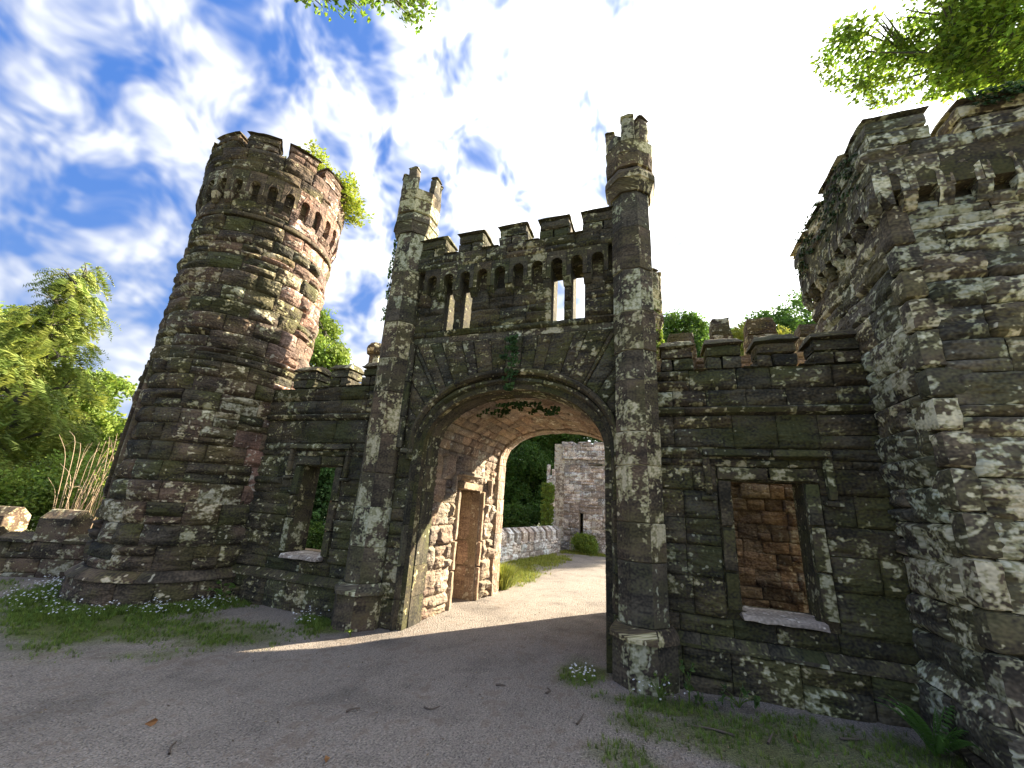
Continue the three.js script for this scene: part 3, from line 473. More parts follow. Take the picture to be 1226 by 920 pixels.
// ================================================================ SQUARE TOWER
{
  const t = thing('square_tower', 'massive square tower whitened with lichen, corbelled parapet along its top', 'tower');
  const x0 = 2.07, x1 = 4.7, zf = -3.87, zb = -5.75, ov = .085;
  part(t, 'core', block(x1 - x0 - .08, 4.9, zf - zb - .08, (x0 + x1) / 2, -.1, (zf + zb) / 2, { rough: 0, cell: 2, tone: coreTone }), M.trim);
  const mF = planeMap(x0, zf, 1, 0), mS = planeMap(x0, zb, 0, 1), W = x1 - x0, Dp = zf - zb;
  courses(t, mF, .15, W, .5, 4.34, { h: .27, w: [.3, .66], mat: M.pale, rough: .036, bevel: .022, uvo: [.1, .1], back: -.08 });
  courses(t, mS, 0, Dp - .15, .5, 4.34, { h: .27, w: [.3, .62], mat: M.pale, rough: .036, bevel: .022, uvo: [.5, .6], back: -.08 });
  { let y = .5, k = 0; while (y < 4.33) { let l = rr(.24, .34); if (4.34 - y - l < .2) l = 4.34 - y; const a = k % 2 ? .30 : .17, b = k % 2 ? .17 : .30; part(t, 'quoin', block(a, l - .004, b, x0 - .004 + a / 2, y, zf + .004 - b / 2, { rough: .006, chamfer: .014, cell: .06 }), M.paleTrim); y += l; k++; } }
  const mF2 = (u, v, n) => mF(u, v, n + .09), mS2 = (u, v, n) => mS(u, v, n + .09);
  courses(t, mF2, -.09, W, -.08, .40, { h: .45, w: [.4, .7], mat: M.pale, rough: .04, back: -.15, uvo: [.3, .9] });
  courses(t, mS2, 0, Dp + .09, -.08, .40, { h: .45, w: [.4, .7], mat: M.pale, rough: .04, back: -.15, uvo: [.2, .4] });
  // sloping plinth stones
  for (const [mp, a, b] of [[mF, 0, W], [mS, 0, Dp]]) courses(t, (u, v, n) => mp(u, v, n + .09 * clamp((.54 - v) / .14)), a, b, .40, .54, { h: .14, w: [.4, .7], rough: .008, bevel: .008, mat: M.pale, uvo: [.6, .3], back: -.1 });
  // corbels, corbel arches, parapet
  const yc = 4.34, faces = [[mF, W, M.pale, 0], [mS, Dp, M.pale, 1]];
  for (const [mp, L, mat, isS] of faces) {
    const n = Math.round((L + ov) / .25), st = (L + ov) / n, off = isS ? 0 : -ov;
    for (let k = 0; k < n; k++) {
      const c = off + st * (k + .5), w = st / 2, r = st * .27, sh = new THREE.Shape(); sh.moveTo(c - w + .002, yc + .06); sh.lineTo(c - r, yc + .06); sh.lineTo(c - r, yc + .20); sh.absarc(c, yc + .20, r, Math.PI, 0, true); sh.lineTo(c + r, yc + .06); sh.lineTo(c + w - .002, yc + .06); sh.lineTo(c + w - .002, yc + .42); sh.lineTo(c - w + .002, yc + .42);
      const g = new THREE.ExtrudeGeometry(sh, { depth: ov + .04, bevelEnabled: false, curveSegments: 6 }); boxUV(g, R()); const p = g.attributes.position; for (let i = 0; i < p.count; i++) p.setXYZ(i, ...mp(p.getX(i) + .01 * n3(p.getX(i) * 9, p.getY(i) * 9, k), p.getY(i), p.getZ(i) - .04 + .012 * n3(p.getX(i) * 9, p.getY(i) * 9, k + 4))); g.computeVertexNormals(); part(t, 'corbel_arch', paint(g, toneOf()), mat);
    }
    for (let k = 0; k <= n; k++) { const c = off + st * k; const g = prism([[0, 0], [.025, 0], [.045, .035], [.05, .05], [.075, .085], [.09, .15], [0, .15]], .10); g.translate(0, 0, -.05); const p = g.attributes.position; for (let i = 0; i < p.count; i++) p.setXYZ(i, ...mp(c - p.getZ(i), p.getY(i) + yc - .09, p.getX(i) - .01)); g.computeVertexNormals(); part(t, 'corbel', g, mat); }
    courses(t, (u, v, n) => mp(u, v, n + ov), isS ? 0 : -ov, isS ? L + ov : L, yc + .42, 4.92, { h: .17, w: [.3, .6], mat, rough: .03, back: -.2, uvo: [.2 + isS * .3, .5] });
  }
  const merl = (a, b, isS, low = 0) => { const m = sub(t, 'merlon'), mp = isS ? mS : mF, q = mp((a + b) / 2, 0, ov - .17), turn = isS ? Math.PI / 2 : 0; const mat = isS ? M.pale : M.pale;
    part(m, 'stone', block(b - a, .17, .36, q[0], 4.91, q[2], { turn, rough: .018 }), mat); part(m, 'stone', block(b - a - .01, .15 - low, .35, q[0], 5.08, q[2], { turn, rough: .018 }), mat); part(m, 'coping', copingGeo(b - a + .04, .44, .08, q[0], 5.225 - low, q[2], { turn }), M.paleTrim); };
  merl(-ov + .02, .42, 0); merl(.62, 1.15, 0); merl(1.36, 1.9, 0); merl(2.1, 2.6, 0);
  merl(Dp + ov - .95, Dp + ov - .38, 1); merl(.5, 1.0, 1, .1); merl(-.1, .46, 1, .1);
  part(t, 'parapet_core', block(W + ov - .1, .5, .3, (x0 + x1 - ov) / 2, 4.42, zf - .06, { rough: 0, cell: 1, tone: coreTone }), M.trim); part(t, 'parapet_core', block(.3, .5, Dp + ov - .1, x0 + .06, 4.42, (zf + zb + ov) / 2, { rough: 0, cell: 1, tone: coreTone }), M.trim);
}

// ================================================================ ROUND TOWER
const RT = [-7.04, -4.765], RR = 1.13;
{
  const t = thing('round_tower', 'tall round tower of rough red brown stone with corbelled battlements', 'tower');
  const cmap = r => (u, v, n) => { const a = u / RR, q = r + n; return [RT[0] + Math.sin(a) * q, v, RT[1] + Math.cos(a) * q]; };
  const face = 56 * D2R, U0 = (face - Math.PI) * RR, U1 = (face + Math.PI) * RR, uf = face * RR;
  const cyl = (r0, r1, y0, y1, tone = coreTone) => { const g = new THREE.CylinderGeometry(r1, r0, y1 - y0, 64, 6); boxUV(g, R()); g.translate(RT[0], (y0 + y1) / 2, RT[1]); return paint(g, tone); };
  part(t, 'core', cyl(RR - .035, RR - .035, -.1, 6.5), M.towerTrim);
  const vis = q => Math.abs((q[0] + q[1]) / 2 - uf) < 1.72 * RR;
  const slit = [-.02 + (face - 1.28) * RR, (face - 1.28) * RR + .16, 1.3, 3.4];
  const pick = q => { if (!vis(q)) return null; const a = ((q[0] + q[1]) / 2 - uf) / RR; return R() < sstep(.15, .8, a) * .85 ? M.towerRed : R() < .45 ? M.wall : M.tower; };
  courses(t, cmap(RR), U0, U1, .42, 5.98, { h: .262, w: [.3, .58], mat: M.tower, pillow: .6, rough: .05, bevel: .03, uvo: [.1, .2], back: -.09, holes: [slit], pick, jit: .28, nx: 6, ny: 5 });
  courses(t, cmap(RR + .12), U0, U1, -.06, .30, { h: .36, w: [.34, .6], mat: M.tower, rough: .04, uvo: [.5, .2], back: -.15, pick: q => vis(q) ? M.tower : null });
  courses(t, (u, v, n) => cmap(RR)(u, v, n + .15 * clamp((.43 - v) / .1)), U0, U1, .30, .42, { h: .12, w: [.5, .8], mat: M.towerTrim, rough: .008, bevel: .012, uvo: [.3, .2], back: -.1, pick: q => vis(q) ? M.towerTrim : null, name: 'plinth_course' });
  courses(t, cmap(RR + .045), U0, U1, 5.98, 6.06, { h: .08, w: [.5, .8], mat: M.towerTrim, rough: .006, bevel: .014, uvo: [.3, .6], back: -.1, nx: 6, ny: 3, pick: q => vis(q) ? M.towerTrim : null, name: 'string_course' });
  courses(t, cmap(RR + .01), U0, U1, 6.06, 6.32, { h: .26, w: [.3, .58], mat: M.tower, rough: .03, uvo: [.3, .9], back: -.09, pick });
  part(t, 'slit_frame', mergeGeometries([block(.05, 2.1, .1, ...cmap(RR)(slit[0] - .02, 1.3, .0), { turn: face - 1.28, rough: .005 }), block(.05, 2.1, .1, ...cmap(RR)(slit[1] + .02, 1.3, .0), { turn: face - 1.28, rough: .005 })]), M.towerTrim);
  // corbel ring
  const nb = 28, ov = .085, circ = 2 * Math.PI * RR, st = circ / nb;
  for (let k = 0; k < nb; k++) {
    const c = U0 + st * (k + .5), w = st / 2, r = st * .27, sh = new THREE.Shape(), y = 6.32; sh.moveTo(c - w + .003, y + .1); sh.lineTo(c - r, y + .1); sh.lineTo(c - r, y + .28); sh.absarc(c, y + .28, r, Math.PI, 0, true); sh.lineTo(c + r, y + .1); sh.lineTo(c + w - .003, y + .1); sh.lineTo(c + w - .003, y + .54); sh.lineTo(c, y + .54); sh.lineTo(c - w + .003, y + .54);
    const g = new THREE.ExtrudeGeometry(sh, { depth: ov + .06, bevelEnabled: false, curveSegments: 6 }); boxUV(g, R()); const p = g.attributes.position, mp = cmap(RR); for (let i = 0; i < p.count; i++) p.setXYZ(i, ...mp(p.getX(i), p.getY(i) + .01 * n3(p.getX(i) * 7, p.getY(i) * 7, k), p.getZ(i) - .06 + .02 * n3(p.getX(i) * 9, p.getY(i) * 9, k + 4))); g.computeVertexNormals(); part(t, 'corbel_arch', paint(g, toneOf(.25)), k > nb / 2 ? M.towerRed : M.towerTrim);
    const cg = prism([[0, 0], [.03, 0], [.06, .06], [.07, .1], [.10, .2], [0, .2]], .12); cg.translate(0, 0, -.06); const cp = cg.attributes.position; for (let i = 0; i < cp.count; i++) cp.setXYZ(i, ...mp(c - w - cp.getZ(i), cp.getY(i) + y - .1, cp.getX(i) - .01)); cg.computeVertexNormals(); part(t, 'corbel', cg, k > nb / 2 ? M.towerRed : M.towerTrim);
  }
  part(t, 'core', cyl(RR - .02, RR - .02, 6.46, 6.88), M.towerTrim);
  { const g = new THREE.CylinderGeometry(RR + ov - .035, RR + ov - .035, .5, 64, 1, true); boxUV(g, .2); g.translate(RT[0], 7.11, RT[1]); const g2 = new THREE.CylinderGeometry(RR - .22, RR - .22, .5, 64, 1, true); boxUV(g2, .2); g2.translate(RT[0], 7.11, RT[1]); const g3 = new THREE.RingGeometry(RR - .22, RR + ov - .035, 64); g3.rotateX(-Math.PI / 2); g3.translate(RT[0], 7.36, RT[1]); part(t, 'parapet_core', paint(mergeGeometries([g, g2, g3].map(x => x.toNonIndexed())), coreTone), M.towerTrim); }
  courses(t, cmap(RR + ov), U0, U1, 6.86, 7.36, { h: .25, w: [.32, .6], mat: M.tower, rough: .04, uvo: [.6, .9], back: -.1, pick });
  const nm = 11, ms = 2 * Math.PI / nm;
  for (let k = 0; k < nm; k++) { const a = face + .17 + k * ms, m = sub(t, 'merlon'), rc = RR + ov - .16, w = ms * (RR + ov) * .76;
    const bend = g => { const p = g.attributes.position; for (let i = 0; i < p.count; i++) { const b = a + p.getX(i) / (RR + ov), q = rc + p.getZ(i); p.setXYZ(i, RT[0] + Math.sin(b) * q, p.getY(i), RT[1] + Math.cos(b) * q); } g.computeVertexNormals(); return g; };
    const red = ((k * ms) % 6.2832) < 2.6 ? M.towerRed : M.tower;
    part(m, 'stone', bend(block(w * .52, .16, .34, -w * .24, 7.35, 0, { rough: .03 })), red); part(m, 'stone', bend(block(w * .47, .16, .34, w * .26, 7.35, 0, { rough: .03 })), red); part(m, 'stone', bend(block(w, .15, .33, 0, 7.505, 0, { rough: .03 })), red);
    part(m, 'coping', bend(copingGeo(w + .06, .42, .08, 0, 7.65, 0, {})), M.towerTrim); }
}
// ================================================================ BRIDGE PARAPETS
function gableBlock(w, h, d, roof, x, y, z, turn, tone) {   // ridge along local x
  const s = new THREE.Shape([[-d / 2, 0], [d / 2, 0], [d / 2, h], [d * .12, h + roof], [-d * .12, h + roof], [-d / 2, h]].map(p => new THREE.Vector2(...p)));
  const g = new THREE.ExtrudeGeometry(s, { depth: w, bevelEnabled: true, bevelSize: .008, bevelThickness: .008, bevelSegments: 1, steps: 3 }); g.translate(0, 0, -w / 2); g.rotateY(Math.PI / 2);
  const p = g.attributes.position, k = R() * 40; for (let i = 0; i < p.count; i++) { const a = p.getX(i), b = p.getY(i), c = p.getZ(i), q = .014; p.setXYZ(i, a + q * n3(a * 7 + k, b * 7, c * 7), b + q * n3(a * 7, b * 7 + k, c * 7), c + q * n3(a * 7, b * 7, c * 7 + k)); }
  g.computeVertexNormals(); boxUV(g, R()); g.rotateY(turn); g.translate(x, y, z); return paint(g, tone ?? toneOf());
}
function parapet(label, ax, az, bx, bz, n, hw, hm, mat, mw, o = {}) {
  const t = thing('bridge_parapet', label, 'parapet'), L = Math.hypot(bx - ax, bz - az), ux = (bx - ax) / L, uz = (bz - az) / L, turn = Math.atan2(-uz, ux), map = planeMap(ax, az, ux, uz), d = .38;
  part(t, 'core', block(L, hw, d - .06, (ax + bx) / 2 + uz * .19, -.1, (az + bz) / 2 - ux * .19, { turn, rough: 0, cell: 1, tone: coreTone }), mat);
  courses(t, map, 0, L, -.06, hw - .1, { h: .24, w: [.3, .5], mat, rough: .03, uvo: [R(), R()], nx: 5, ny: 4 });
  for (let k = 0; k < n; k++) { const u = L * (k + .5) / n, q = map(u, 0, -.19); part(t, 'merlon', gableBlock(mw, hm, d + .03, .13, q[0], hw - .08, q[2], turn, toneOf(.2, o.tint)), mat);
    const q2 = map(L * k / n, 0, -.19), cw = L / n - mw; part(t, 'coping', gableBlock(cw, .03, d + .06, .08, q2[0], hw - .1, q2[2], turn, toneOf(.2, o.tint)), mat); }
  return t;
}
parapet('low bridge parapet with gabled merlons between the round tower and the trees', -12.3, -2.55, -8.0, -4.75, 5, .62, .34, M.towerTrim, .46);
parapet('low bridge parapet with a row of gabled merlons beyond the archway', -4.0, -10.2, -3.08, -14.4, 11, .5, .28, M.lodge, .24);

// ================================================================ FAR LODGE
{
  const t = thing('lodge_tower', 'pale square lodge tower with slit window seen through the archway', 'tower'), z = -15.2, map = planeMap(0, z, 1, 0), x0 = -3.2, x1 = -.7, slit = [-2.60, -2.46, .5, 1.28];
  part(t, 'core', core(box4(x0, x1, -.1, 3.8), [slit], .4, (u, v, n) => map(u, v, n - .03)), M.lodge);
  part(t, 'core', core(box4(-18.6, z, -.1, 3.8), [], .4, (u, v, n) => [x0 - n - .37, v, u]), M.lodge);
  courses(t, map, x0, x1, .28, 3.22, { h: .25, w: [.26, .5], holes: [slit], mat: M.lodge, rough: .04, uvo: [.1, .1], nx: 5, ny: 4, jit: .3 });
  courses(t, (u, v, n) => map(u, v, n + .08), x0 - .06, x1, -.08, .28, { h: .36, w: [.4, .6], mat: M.lodge, rough: .03, uvo: [.1, .5], nx: 5, ny: 4 });
  courses(t, (u, v, n) => map(u, v, n + .07), x0 - .07, x1, 3.22, 3.32, { h: .1, w: [.5, .8], mat: M.lodge, rough: .008, bevel: .01, uvo: [.6, .5], nx: 4, ny: 4, name: 'cornice' });
  courses(t, (u, v, n) => map(u, v, n + .05), x0 - .05, x1, 3.32, 3.80, { h: .24, w: [.3, .5], mat: M.lodge, rough: .03, uvo: [.3, .5], nx: 5, ny: 4 });
  for (let x = x0 - .1; x < x1 - .2; x += .62) part(t, 'coping', block(.5, .1, .5, x + .25, 3.79, z - .18, { rough: .02 }), M.lodge);
  for (const x of [-3.2, -2.7, -1.3]) part(t, 'string_stone', block(.3, .06, .1, x + 1.35, 3.0, z + .02, { rough: .01 }), M.wall);
  part(t, 'core', core(box4(x0 - .3, x1, -.1, 3.8), [], .3, (u, v, n) => [u, v, -18.3 + n]), M.lodge); part(t, 'core', core(box4(-18.5, z, -.1, 3.8), [], .3, (u, v, n) => [x1 + .3 + n, v, u]), M.lodge); part(t, 'roof_deck', block(x1 - x0 - .1, .2, 3.0, (x0 + x1) / 2, 3.3, -16.95, { rough: .01, cell: .5 }), M.lodge);
}
{ const t = thing('ruined_wall', 'broken ivy grown wall stub with upright finger beside the pale lodge', 'wall'), x = -3.72, z = -15.0; const hs = [.5, .45, .5, .4, .45, .38]; let y = -.05; hs.forEach((h, i) => { part(t, 'stone', block(.42 - i * .03, h, .36, x + .02 * i + .03 * (R() - .5), y, z, { rough: .03 }), M.lodge); y += h - .01; }); part(t, 'finial', block(.13, .42, .16, x - .02, y, z, { rough: .012 }), M.lodge); part(t, 'finial', block(.12, .25, .16, x + .17, y, z, { rough: .012 }), M.lodge); }

// ================================================================ FOLIAGE HELPERS
const leafMat = (r, g, b, tr = .42) => new THREE.MeshPhysicalMaterial({ color: new THREE.Color().setRGB(r, g, b), roughness: .8, specularIntensity: .35, transmission: tr, thickness: 0, side: THREE.DoubleSide });
const plainLeaf = (r, g, b) => new THREE.MeshStandardMaterial({ color: new THREE.Color().setRGB(r, g, b), roughness: .75, side: THREE.DoubleSide });
function leafShape(len, wid, pos, nrm, m, fold = .25) { // folded leaf of 4 triangles placed by matrix m
  const pts = [[0, 0, 0], [wid * .5, len * .45, wid * fold], [0, len, -len * .06], [-wid * .5, len * .45, wid * fold], [0, len * .5, 0]].map(p => new THREE.Vector3(...p).applyMatrix4(m));
  for (const [a, b, c] of [[0, 1, 4], [1, 2, 4], [2, 3, 4], [3, 0, 4]]) for (const k of [a, b, c]) pos.push(pts[k].x, pts[k].y, pts[k].z);
}
function geoOf(pos) { const g = new THREE.BufferGeometry(); g.setAttribute('position', new THREE.Float32BufferAttribute(pos, 3)); g.computeVertexNormals(); return g; }
const _e = new THREE.Euler(), _q = new THREE.Quaternion(), _v = new THREE.Vector3(), _s = new THREE.Vector3();
const mat4 = (x, y, z, rx, ry, rz, s = 1) => new THREE.Matrix4().compose(_v.set(x, y, z), _q.setFromEuler(_e.set(rx, ry, rz)), _s.set(s, s, s));
// a spray of n leaves spread over radius r
function spray(n, r, len, wid, seed, droop = 0) { const q = rng(seed), pos = []; for (let i = 0; i < n; i++) { const a = q() * 6.283, d = r * Math.sqrt(q()), y = (q() - .5) * r * .9 - droop * d; leafShape(len * (.7 + .6 * q()), wid * (.7 + .6 * q()), pos, null, mat4(Math.cos(a) * d, y, Math.sin(a) * d, 1.1 + q() * 1.1, a + q() * 1.5, (q() - .5) * 1.2)); } return geoOf(pos); }
function needleSpray(n, len, seed) { const q = rng(seed), pos = []; for (let i = 0; i < n; i++) { const t = i / n * len; for (const s of [-1, 1]) leafShape(.10 * (.7 + .6 * q()), .02, pos, null, mat4(t, -t * t * .5, 0, Math.PI / 2 + (q() - .5) * .8, s * (Math.PI / 2 - .6) , (q() - .5)), .1); } return geoOf(pos); }
const SPRAY = { broad: spray(11, .22, .13, .085, 3, .2), broad2: spray(13, .24, .12, .075, 9, .35), small: spray(14, .2, .07, .05, 15, .1), big: spray(11, .19, .115, .066, 21, .3), fine: spray(16, .22, .06, .025, 27, .4), needle: needleSpray(13, .34, 31) };
function instances(parent, name, geo, mat, list, stuff) { // list of [Matrix4, tone]
  const m = new THREE.InstancedMesh(geo, mat, list.length); m.name = name; const c = new THREE.Color();
  list.forEach(([x, t], i) => { m.setMatrixAt(i, x); m.setColorAt(i, c.setRGB(t[0], t[1], t[2])); }); m.instanceMatrix.needsUpdate = true; parent.add(m); if (stuff) m.userData.kind = 'stuff'; return m;
}
function taperTube(pts, r0, r1, sides = 7) {
  const c = new THREE.CatmullRomCurve3(pts.map(p => new THREE.Vector3(...p))), n = Math.max(4, pts.length * 4), g = new THREE.TubeGeometry(c, n, 1, sides), p = g.attributes.position;
  for (let i = 0; i <= n; i++) { const o = c.getPointAt(i / n), r = lerp(r0, r1, i / n); for (let j = 0; j <= sides; j++) { const k = i * (sides + 1) + j, w = r * (1 + .16 * n3(i * .7, j * 1.3, r0 * 90)); p.setXYZ(k, o.x + (p.getX(k) - o.x) * w, o.y + (p.getY(k) - o.y) * w, o.z + (p.getZ(k) - o.z) * w); } }
  g.computeVertexNormals(); return g;
}
const barkTex = makeTex(512, (x, y, o) => { const v = .09 + .05 * pf(x, y, 24, 5, 4, 8) + .02 * pn(x * 90, y * 60, 90, 60, 2); o[0] = v * 1.12; o[1] = v; o[2] = v * .82; }, true);
const bark = new THREE.MeshStandardMaterial({ map: barkTex, roughness: .95 });
const leafTone = (q, j = .3) => { const v = 1 + (q() * 2 - 1) * j * 1.3, w = (q() - .5) * .3; return [v * (1 + w), v * (1 + w * .15), v * (1 - w * .6)]; };
// blobs: [x,y,z,rx,ry,rz,count] relative to base
function tree(name, label, category, base, blobs, o = {}) {
  const t = thing(name, label, category, o.group), q = rng(o.seed ?? 5), H = o.trunkTop ?? Math.max(...blobs.map(b => b[1]));
  t.position.set(...base);
  const tr = [], lean = o.lean ?? [0, 0]; const trunkAt = y => [lean[0] * y / H + .12 * n3(y * .5, o.seed ?? 1, 2), y, lean[1] * y / H + .12 * n3(y * .5, 7, o.seed ?? 1)];
  const tp = []; for (let i = 0; i <= 6; i++) tp.push(trunkAt(H * i / 6 - .1 * (i === 0)));
  part(t, 'trunk', taperTube(tp, o.trunk ?? H * .022, (o.trunk ?? H * .022) * .25, 9), bark);
  const limbs = [], list = [];
  for (const [x, y, z, rx, ry, rz, n] of blobs) {
    const y0 = clamp(y - .45 * Math.hypot(x, z) - ry * .5, H * .15, H * .95), a = trunkAt(y0), m = [lerp(a[0], x, .5), lerp(y0, y, .62), lerp(a[2], z, .5)];
    if (!o.noLimbs) { limbs.push(taperTube([a, m, [x, y, z]], (o.trunk ?? H * .022) * .42, .012, 6)); for (let k = 0; k < (o.twigs ?? 5); k++) { const th = q() * 6.28, ph = q() * 1.6 - .6; limbs.push(taperTube([m, [lerp(m[0], x, .5) + q() * .2, lerp(m[1], y, .5), lerp(m[2], z, .5)], [x + Math.cos(th) * Math.cos(ph) * rx * .8, y + Math.sin(ph) * ry * .8, z + Math.sin(th) * Math.cos(ph) * rz * .8]], (o.trunk ?? H * .022) * .2, .006, 5)); } }
    for (let i = 0; i < n; i++) {
      let dx, dy, dz, d; do { dx = q() * 2 - 1; dy = q() * 2 - 1; dz = q() * 2 - 1; d = Math.hypot(dx, dy, dz); } while (d > 1 || d < .25);
      const px = x + dx * rx, py = y + dy * ry, pz = z + dz * rz;
      if (n3(px * (o.gap ?? 1.1) + base[0], py * (o.gap ?? 1.1), pz * (o.gap ?? 1.1) + base[2]) < (o.gapCut ?? -.12)) continue;
      const out = Math.atan2(dx, dz); list.push([o.needle ? mat4(px, py, pz, (q() - .5) * .5, out - Math.PI / 2 + (q() - .5) * 1.6, -.25 - q() * .5, .8 + q() * 1.1) : mat4(px, py, pz, (q() - .5) * .9, q() * 6.28, (q() - .5) * .9, (o.size ?? 1) * (.75 + .5 * q())), leafTone(q, o.jit ?? .3)]);
    }
  }
  if (limbs.length) part(t, 'branches', mergeGeometries(limbs), bark);
  instances(t, 'crown', o.spray ?? SPRAY.broad, o.mat ?? LM.mid, list, true);
  return t;
}
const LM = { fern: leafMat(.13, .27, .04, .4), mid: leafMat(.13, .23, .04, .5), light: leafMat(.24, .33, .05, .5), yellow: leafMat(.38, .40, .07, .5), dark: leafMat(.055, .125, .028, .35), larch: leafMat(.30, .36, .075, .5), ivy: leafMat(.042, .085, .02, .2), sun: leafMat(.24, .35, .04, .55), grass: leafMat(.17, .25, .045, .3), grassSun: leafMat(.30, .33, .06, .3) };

// ================================================================ TREES
tree('larch_tree', 'feathery yellow green larch leaning beyond the bridge parapet', 'tree', [-15.2, .35, -5.2], [...Array(24).keys()].map(i => { const f = i / 23, y = 1.1 + 5.6 * f, a = i * 2.4, r = lerp(1.35, .15, f); return [Math.cos(a) * r * .8 + .25 * f, y, Math.sin(a) * r * .8, lerp(.95, .35, f), .42, lerp(.95, .35, f), Math.round(lerp(210, 90, f))]; }), { seed: 12, needle: true, spray: SPRAY.needle, mat: LM.larch, trunk: .13, trunkTop: 6.4, gapCut: -.14, lean: [.4, 0] });
tree('larch_tree', 'second thin larch with drooping tips standing beyond the bridge parapet', 'tree', [-17.5, -.1, -4.6], [...Array(20).keys()].map(i => { const f = i / 19, y = 1.0 + 4.9 * f, a = i * 2.4 + 1, r = lerp(1.4, .2, f); return [Math.cos(a) * r * .8, y, Math.sin(a) * r * .8, lerp(1, .4, f), .45, lerp(1, .4, f), Math.round(lerp(220, 90, f))]; }), { seed: 15, needle: true, spray: SPRAY.needle, mat: LM.larch, trunk: .12, trunkTop: 6.1, gapCut: -.14 });
tree('broadleaf_tree', 'leafy tree between the larch and the round tower', 'tree', [-17.2, -.1, -7.4], [[0, 4.1, 0, 1.3, .9, 1.2, 900], [-.8, 3, .4, 1.3, 1, 1.2, 800], [.7, 2.7, -.4, 1.2, 1, 1.1, 800], [.2, 1.6, .2, 1.5, .9, 1.4, 900]], { seed: 22, mat: LM.light, trunk: .14, spray: SPRAY.broad2 });
tree('broadleaf_tree', 'rounded mid green tree filling the woodland edge behind the larches', 'tree', [-21, .5, -6.2], [[0, 5.2, 0, 1.9, 1.4, 1.8, 1100], [-1, 4, 1.2, 1.8, 1.3, 1.8, 900], [.8, 3.4, -.8, 1.8, 1.3, 1.8, 1000], [0, 2.0, .3, 2.2, 1.2, 2.0, 1000]], { seed: 24, mat: LM.light, trunk: .17 });
for (const [i, [x, z, s, mt, label]] of [[-13.1, -3.9, 1, LM.light, 'bright hazel bush just beyond the gabled parapet'], [-12.6, -5.6, 1.15, LM.light, 'tall leafy bush between the parapet and the broadleaf trees'], [-14.2, -2.7, 1.2, LM.yellow, 'yellow green bush at the far end of the gabled parapet'], [-11.5, -6.6, .9, LM.light, 'pale leafy bush half hidden by the round tower']].entries())
  tree('bush', label, 'bush', [x, -.1, z], [[0, 1.15 * s, 0, .85 * s, .7 * s, .85 * s, 700], [.55 * s, .75 * s, .2, .7 * s, .6 * s, .7 * s, 420], [-.5 * s, .8 * s, -.2, .7 * s, .6 * s, .7 * s, 420]], { seed: 40 + i, mat: mt, trunk: .035, spray: SPRAY.small, size: 1.2, group: 'bushes along the parapet' });
{ // dry pale stems beside the round tower
  const t = thing('dead_bush', 'tangle of bare pale stems between the parapet and the round tower', 'dead bush'), q = rng(61), m = new THREE.MeshStandardMaterial({ color: new THREE.Color().setRGB(.42, .31, .2), roughness: .9 });
  for (let i = 0; i < 44; i++) { const x = -10.5 + (q() - .5) * .8, z = -4.95 + (q() - .5) * .6, h = 1.1 + q() * 1.5, lx = (q() - .5) * 1.6, lz = (q() - .5) * .7; part(t, 'stem', taperTube([[x, 0, z], [x + lx * .2, h * .5, z + lz * .2], [x + lx * .55 + (q() - .5) * .15, h * .88, z + lz * .5], [x + lx * 1.1, h * (.8 + q() * .25), z + lz]], .010, .003, 5), m); } }
tree('ash_tree', 'light green tree rising between the round tower and the octagonal turret', 'tree', [-10.9, -.1, -10.1], [[-.1, 7.1, 0, .7, .9, .7, 620], [.2, 6.0, .2, .95, .8, .9, 800], [-.3, 5.0, 0, 1.2, .9, 1.1, 900], [.5, 4.3, .4, 1.1, .9, 1.1, 800], [0, 3.0, 0, 1.5, 1.2, 1.4, 900]], { seed: 71, mat: LM.light, trunk: .15 });
tree('broadleaf_tree', 'mid green tree glimpsed through the paired slits over the arch', 'tree', [-6.7, -.1, -12.6], [[0, 6.9, 0, .9, .8, .9, 700], [.7, 5.8, 0, 1.3, .9, 1.2, 800], [-.6, 5.2, .2, 1.3, .9, 1.2, 800], [0, 3.6, 0, 1.9, 1.3, 1.7, 1000]], { seed: 73, mat: LM.light, trunk: .16 });
tree('bush', 'dark laurel bush framed by the see-through window', 'bush', [-9.3, -.1, -9.4], [[0, 2.2, 0, 1.2, .9, 1, 900], [.4, 1.1, .3, 1.3, .8, 1, 900], [-.9, 1.3, 0, 1.0, .9, .9, 600]], { seed: 75, mat: LM.dark, trunk: .06, spray: SPRAY.broad2, size: .9 });
tree('bush', 'low fresh green bush behind the see-through window', 'bush', [-8.1, -.1, -8.5], [[0, .45, 0, .6, .38, .5, 420]], { seed: 76, mat: LM.mid, trunk: .02, spray: SPRAY.small });
for (const [i, [x, z, h, mt, label]] of [[-6.6, -20.5, 8.5, LM.mid, 'dense beech tree beyond the ruined wall stub'], [-3.9, -23.5, 10.5, LM.mid, 'tall shadowed beech tree behind the pale lodge'], [-10, -20, 9, LM.mid, 'beech tree standing past the far bridge parapet'], [.5, -23, 8.6, LM.mid, 'shadowed beech tree rising over the pale lodge roof'], [-8, -26, 12, LM.mid, 'tallest beech tree in the wood beyond the archway']].entries())
  tree('beech_tree', label, 'tree', [x, -.1, z], [[0, h * .84, 0, h * .16, h * .14, h * .16, 700], [h * .14, h * .66, 0, h * .2, h * .13, h * .2, 1000], [-h * .15, h * .6, .4, h * .2, h * .13, h * .2, 1000], [0, h * .42, .8, h * .25, h * .14, h * .22, 1300], [h * .12, h * .26, 1, h * .2, h * .11, h * .18, 900], [-h * .14, h * .24, .8, h * .2, h * .11, h * .18, 900]], { seed: 81 + i, mat: mt, trunk: .2, spray: SPRAY.broad2, size: 1.25, gap: .8, group: 'beech trees in the wood beyond the archway' });
